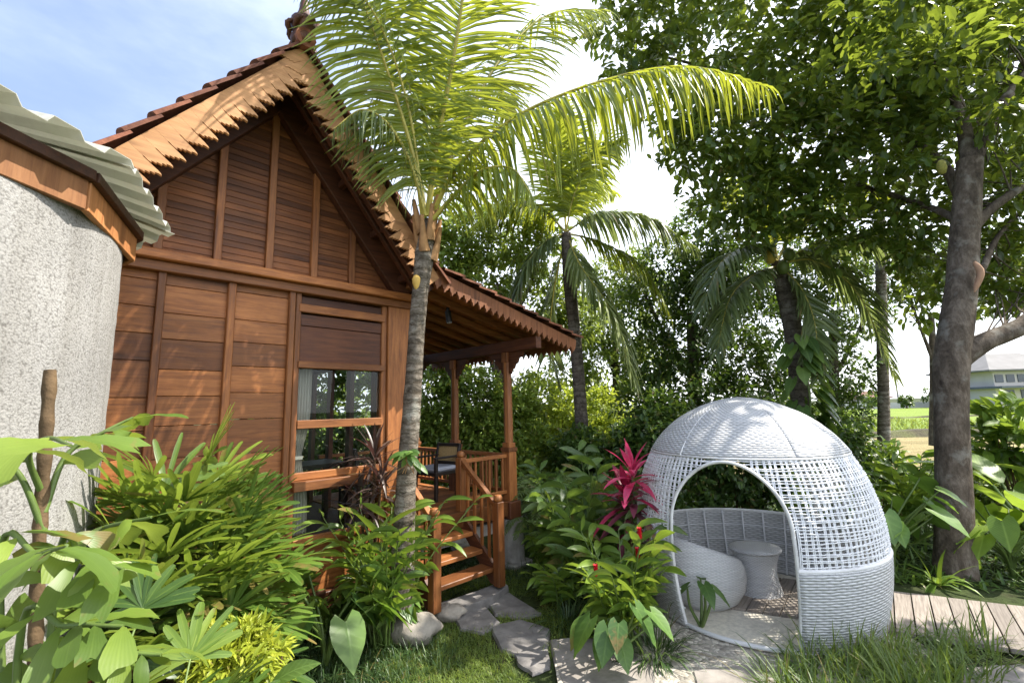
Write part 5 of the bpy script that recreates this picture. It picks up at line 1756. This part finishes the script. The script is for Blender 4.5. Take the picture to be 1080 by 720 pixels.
rhapis('lush lady palm clump with long fingered leaves before the teak wall', (-1.84, 2.56, 0),
    [(-.10, -.02, 1.28, 8), (-.02, .10, 1.44, 9), (.08, .0, 1.30, 9), (.14, .14, 1.20, 9), (.12, -.05, 1.02, 8), (.02, -.22, 1.05, 8), (.14, -.22, .85, 8), (.20, .18, .9, 8), (-.06, .24, 1.22, 7), (.06, -.36, .72, 7), (.2, .02, .68, 7), (-.04, .02, 1.36, 9), (.02, .2, 1.30, 9), (.22, .06, 1.12, 9), (.1, .22, 1.06, 9), (.0, -.12, 1.18, 9)])
rhapis('smaller lady palm in the left bottom corner below the fishtail palm', (-1.30, 1.66, 0), [(-.1, .05, .92, 7), (.10, .1, .80, 7), (.0, -.12, .66, 6), (-.2, -.15, .7, 6)], L=.20)
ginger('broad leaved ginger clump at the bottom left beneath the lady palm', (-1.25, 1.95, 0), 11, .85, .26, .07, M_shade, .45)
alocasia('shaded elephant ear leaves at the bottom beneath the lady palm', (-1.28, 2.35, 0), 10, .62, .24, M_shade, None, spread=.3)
shrub('golden_shrub', 'bright golden yellow feathery shrub at the bottom edge left of the lawn', [(246, 712, 2.25, .17), (226, 708, 2.2, .13), (272, 708, 2.3, .13), (250, 690, 2.3, .12), (262, 676, 2.3, .08), (215, 690, 2.25, .09)], 3000, .075, .016, M_gold, 'simple', None, 8, .07, 'shrub', .3)

# ---- bed along the house wall
alocasia('elephant ear with heart shaped leaves before the left end of the house window', (-1.48, 3.78, 0), 9, .62, .36, None, None)
ginger('bright ginger clump with long glossy leaves at the foot of the coconut palm', (-1.10, 4.08, 0), 24, 1.0, .30, .056, None, .5)
alocasia('low light green heart leaved plant between the ginger and the boulder', (-1.06, 4.22, 0), 14, .34, .19, M_aloc, None, spread=.22)
cordyline('dark leaved cordyline growing before the right half of the house window', (-1.36, 4.46, 0), [(.02, 0, 1.45), (-.10, -.03, 1.05), (.10, -.06, 1.2)], M_cordd, .48, .034, n=30, droop=1.4)
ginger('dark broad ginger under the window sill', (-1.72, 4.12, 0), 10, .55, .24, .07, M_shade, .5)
strap_clump('strap_leaf_clump', 'grassy strap leaf clump under the left window post', (-1.86, 3.72, 0), 60, .5, .016, M_mondo)
# orchid on the palm trunk
ob = atY(432, 478, 3.99)
r = plant('epiphyte_orchid', 'small orchid with pale green leaves tied to the coconut palm trunk', 'plant', ob)
m = MB()
a = rng.uniform(0, 6.28, 12)
leaves(m, rng.normal(0, .02, (12, 3)), np.stack([np.cos(a), -np.abs(np.sin(a)) * .6, rng.uniform(-.5, .8, 12)], 1), [0, -.6, .8], rng.uniform(.10, .20, 12), .055, 'ellip', 1.2, .2)
m.build('leaves', M_aloc, r, smooth=True)
m = MB()
for k in range(6):
    m.tube(curve([[0, 0, 0], [rng.normal(0, .04), -.03, -.05], [rng.normal(0, .08), -.04, -.16]], 7), .003, 5)
m.build('roots', M_dry, r)

# ---- bed between the stair and the pavilion
cordyline('red cordyline with bright pink red top leaves beside the pavilion', (1.05, 4.55, 0), [(.08, .0, 1.22), (.02, .05, 1.02)], M_cordr, .44, .074, 'red_cordyline', 18, 1.1, M_cordm)
ginger('ginger with red flower cones in the bed left of the pavilion', (.86, 4.02, 0), 20, .80, .28, .060, None, .5, flowers=3)
alocasia('big elephant ear leaves low in front of the red flowered ginger', (.74, 3.72, 0), 9, .42, .25, None, None, spread=.28, az=[-2.6, -1.6, -.8, -2.0, .2])
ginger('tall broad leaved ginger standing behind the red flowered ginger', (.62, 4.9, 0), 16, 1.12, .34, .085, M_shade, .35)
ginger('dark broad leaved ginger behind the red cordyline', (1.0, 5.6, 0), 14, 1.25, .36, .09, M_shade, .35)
strap_clump('mondo_clump', 'dark mondo grass tuft at the edge of the pebble path', G(690, 690), 170, .34, .010, M_mondo, rad=.16)
strap_clump('mondo_clump', 'dark mondo grass tuft beside the pale flagstone under the ginger', G(650, 668), 130, .30, .010, M_mondo, rad=.15)
strap_clump('spider_plant', 'pale striped strap leaf plant in front of the elephant ear by the pebble path', G(640, 672), 26, .34, .028, M_ging, rad=.05)
alocasia('single drooping green leaf plant at the pavilion threshold', G(740, 662), 4, .40, .22, M_aloc, None, spread=.12, W=.55)
for (x, y, Y, L, lab) in ((590, 520, 6.5, .85, 'large feathery fern right of the concrete pier'), (560, 480, 8.0, .7, 'feathery fern in the shade behind the verandah corner'), (610, 470, 8.4, .7, 'feathery fern below the thin palm trunk'), (575, 575, 6.2, .5, 'low fern at the edge of the stepping stones')):
    b = atY(x, y + 40, Y)
    fern(lab, (b[0], b[1], max(0.0, min(.9, b[2]))) if False else (b[0], b[1], 0), 22, L * 1.25, lift=1.3)
ginger('mid green ginger beside the concrete pier', (.36, 5.75, 0), 12, .48, .22, .055, M_ging, .6)
ginger('dark ginger in the shade behind the large feathery fern', (.55, 7.6, 0), 12, 1.0, .30, .08, M_shade, .5)
ginger('leafy ginger under the stair behind the treads', (-1.0, 5.9, 0), 10, .5, .24, .06, M_ging, .6)
ginger('low leafy ginger before the stepping stones at the shrub bed edge', (.42, 4.75, 0), 12, .42, .2, .045, M_ging, .7)
strap_clump('mondo_clump', 'mondo grass tuft right of the large stepping stone', G(598, 655), 120, .28, .010, M_mondo, rad=.16)
strap_clump('mondo_clump', 'mondo grass tuft at the shaded bed edge near the pier', G(580, 622), 120, .30, .010, M_mondo, rad=.18)

# ---- right side
alocasia('climbing philodendron with big heart leaves on the coconut palm trunk', (atY(852, 500, 7.2)[0], 7.2, 0), 26, 1.5, .34, M_shade, None, 'climbing_philodendron', .45)
for k in range(1):
    r = plant('trunk_climber', 'heart leaved climber hanging high on the coconut palm trunk', 'plant', atY(845, 420, 7.3))
    m = MB()
    n = 60
    z = rng.uniform(-.6, 1.0, n)
    a = rng.uniform(-3.1, .4, n)
    bpos = np.stack([np.cos(a) * .28 + .05, np.sin(a) * .28, z], 1)
    leaves(m, bpos, np.stack([np.cos(a) * .6, np.sin(a) * .6, -np.ones(n) * .7], 1), np.stack([np.cos(a), np.sin(a), np.ones(n) * .5], 1), rng.uniform(.18, .34, n), .19, 'heart', .4, .15, None, 0, .2)
    m.build('leaves', M_shade, r, smooth=True)
    m = MB(); m.tube(curve([[.0, -.1, -.7], [.03, -.17, 0], [-.02, -.17, .6], [0, -.15, 1.0]], 14), .014, 6); m.build('stems', M_stemg, r)
alocasia('heart leaved plant between the pavilion and the jackfruit trunk', (4.1, 5.3, 0), 22, .95, .32, M_aloc, None, spread=.42)
alocasia('heart leaved plant on the right of the jackfruit trunk base', (5.3, 5.2, 0), 18, .62, .34, M_bana, None, spread=.5)
strap_clump('nest_fern', 'bright nest fern with wavy strap fronds at the foot of the jackfruit trunk', (4.30, 5.0, 0), 20, .48, .05, M_ging, 'fern', None, 1.7, .05, .4)
strap_clump('nest_fern', 'light green nest fern farther back between pavilion and jackfruit trunk', (4.35, 6.0, 0), 26, .9, .09, M_ging, 'fern', None, 1.3, .06, .7)
def banana(label, loc, n, h, L, W):
    r = plant('banana_plant', label, 'plant', loc, 'banana plants at the right edge')
    ms, ml = MB(), MB()
    for k in range(n):
        a = k * 2.4 + .6
        o = np.array([math.cos(a), math.sin(a), 0])
        t = o * .25 + [0, 0, h * rng.uniform(.5, .9)]
        ms.tube(curve([[0, 0, 0], o * .05 + [0, 0, h * .4], t], 8), np.linspace(.035, .014, 8), 8)
        leaves(ml, [t], unit(o * .7 + [0, 0, .75]), unit(np.array([0, 0, 1.0]) - o * .6), L * rng.uniform(.8, 1.1), W, 'banana', 1.1, .18, None, 0, 0, .05, .01)
    ms.build('stems', M_stemg, r, smooth=True); ml.build('leaves', M_bana, r, smooth=True)
banana('banana plant with a broad glowing leaf right of the jackfruit trunk', (6.0, 5.6, 0), 7, .95, 1.05, .34)
banana('banana plant at the right edge beyond the boardwalk', (7.2, 6.2, 0), 6, 1.0, 1.1, .36)
shrub('broad_leaf_shrub', 'bright broad leaved shrub at the right edge before the far pale house', [(1062, 470, 6.6, .36), (1060, 440, 6.7, .24), (1078, 480, 6.6, .3), (1045, 480, 6.9, .2)], 420, .26, .11, M_ging, 'ellip', None, 6, .18)
fern('broad fern arching over the right end of the boardwalk', (5.9, 4.95, 0), 18, .8)
fern('fern growing beside the right banana plant', (6.6, 5.4, 0), 18, .85)
ginger('lush ginger at the back right between trunk and field', (5.5, 6.6, 0), 16, 1.05, .34, .09, M_ging, .5)
ginger('bright ginger at the bed edge behind the boardwalk left of the jackfruit trunk', (3.72, 5.65, 0), 18, .95, .3, .08, M_ging, .5)
ginger('leafy ginger near the slim palm trunk', (4.6, 7.2, 0), 14, .9, .3, .08, M_shade, .5)
shrub('low_field_shrub', 'low leafy shrub between garden and stubble field left of the trunk', [(930, 500, 8.3, .45), (955, 505, 8.2, .4), (905, 495, 8.4, .4)], 1800, .16, .07, M_ging)
shrub('low_field_shrub', 'low leafy shrub between garden and stubble field at the right edge', [(1065, 520, 8.0, .5), (1040, 510, 8.4, .4), (1090, 510, 8.2, .5)], 1800, .16, .07, M_treeA)

# ---- grass (too many blades to count)
def grass_field(name, label, N, px_poly, L, W, mat, droop, emin, accept=None, cat='grass', prof='blade', clump=None):
    P = np.array([G(*q)[:2] for q in px_poly])
    lo, hi = P.min(0), P.max(0)
    pts = []
    while len(pts) < N:
        q = rng.uniform(lo, hi, (N, 2))
        ins = np.zeros(N, bool)
        j = len(P) - 1
        for i in range(len(P)):
            a, b = P[i], P[j]
            c = ((a[1] > q[:, 1]) != (b[1] > q[:, 1])) & (q[:, 0] < (b[0] - a[0]) * (q[:, 1] - a[1]) / (b[1] - a[1] + 1e-12) + a[0])
            ins ^= c
            j = i
        if accept is not None:
            ins &= accept(q)
        pts += list(q[ins])
    q = np.array(pts[:N])
    if clump:
        k = int(N / clump[0])
        cen = q[:k]
        idx = rng.integers(0, k, N)
        q = cen[idx] + rng.normal(0, clump[1], (N, 2))
        out = q - cen[idx]
        a = np.arctan2(out[:, 1], out[:, 0]) + rng.normal(0, .5, N)
    else:
        a = rng.uniform(0, 6.283, N)
    el = rng.uniform(emin, 1.5, N)
    d = np.stack([np.cos(a) * np.cos(el), np.sin(a) * np.cos(el), np.sin(el)], 1)
    tone = .5 + .25 * np.sin(q[:, 0] * 4.1 + 1) * np.sin(q[:, 1] * 3.3) + rng.normal(0, .17, N)
    m = MB()
    leaves(m, np.column_stack([q, np.full(N, -.02)]), d, np.array([0, 0, 1.0]) - d * .3, L * rng.uniform(.5, 1.2, N), W, prof, droop * rng.uniform(.4, 1.5, N), .2, np.clip(tone, 0, 1))
    return tag(m.build(name, mat), label, cat, kind='stuff')
stones_xy = [(G(x, y)[:2], r_) for x, y, r_ in ((503, 652, .20), (545, 636, .24), (550, 670, .26), (562, 698, .17), (640, 705, .42), (505, 630, .3), (600, 720, .3))]
def off_stones(q):
    okk = np.ones(len(q), bool)
    for c, r_ in stones_xy:
        okk &= np.linalg.norm(q - c, axis=1) > r_
    return okk
grass_field('turf', 'short bright lawn grass round the stepping stones', 26000, [(440, 600), (600, 600), (600, 660), (590, 690), (580, 790), (420, 790), (400, 680)], .055, .0045, M_grass, 1.2, .5, off_stones)
grass_field('mondo_lawn', 'dark fluffy mondo grass covering the bed edge left of the lawn', 20000, [(250, 640), (330, 610), (440, 650), (470, 690), (450, 790), (230, 790)], .17, .007, M_mondo, 2.4, .6, None, 'grass', 'blade', (30, .05))
grass_field('tall_grass', 'tall green grass growing in front of the pavilion at the bottom right', 1900, [(815, 716), (870, 690), (960, 682), (1030, 668), (1056, 690), (1030, 735), (930, 790), (810, 790)], .34, .011, M_tall, 1.5, .8, None, 'grass', 'strap', (18, .05))
grass_field('ground_cover', 'low dark ground cover under the shrubs', 15000, [(300, 600), (470, 600), (560, 560), (620, 570), (700, 640), (640, 665), (600, 660), (580, 600), (440, 640), (300, 660)], .12, .009, M_mondo, 1.8, .4, off_stones)
grass_field('bed_cover', 'low leafy cover under the trees behind the pavilion', 15000, [(560, 575), (660, 560), (700, 520), (930, 500), (1080, 520), (1200, 560), (1200, 626), (950, 616), (760, 560), (660, 620)], .20, .03, M_shade, 1.6, .3)
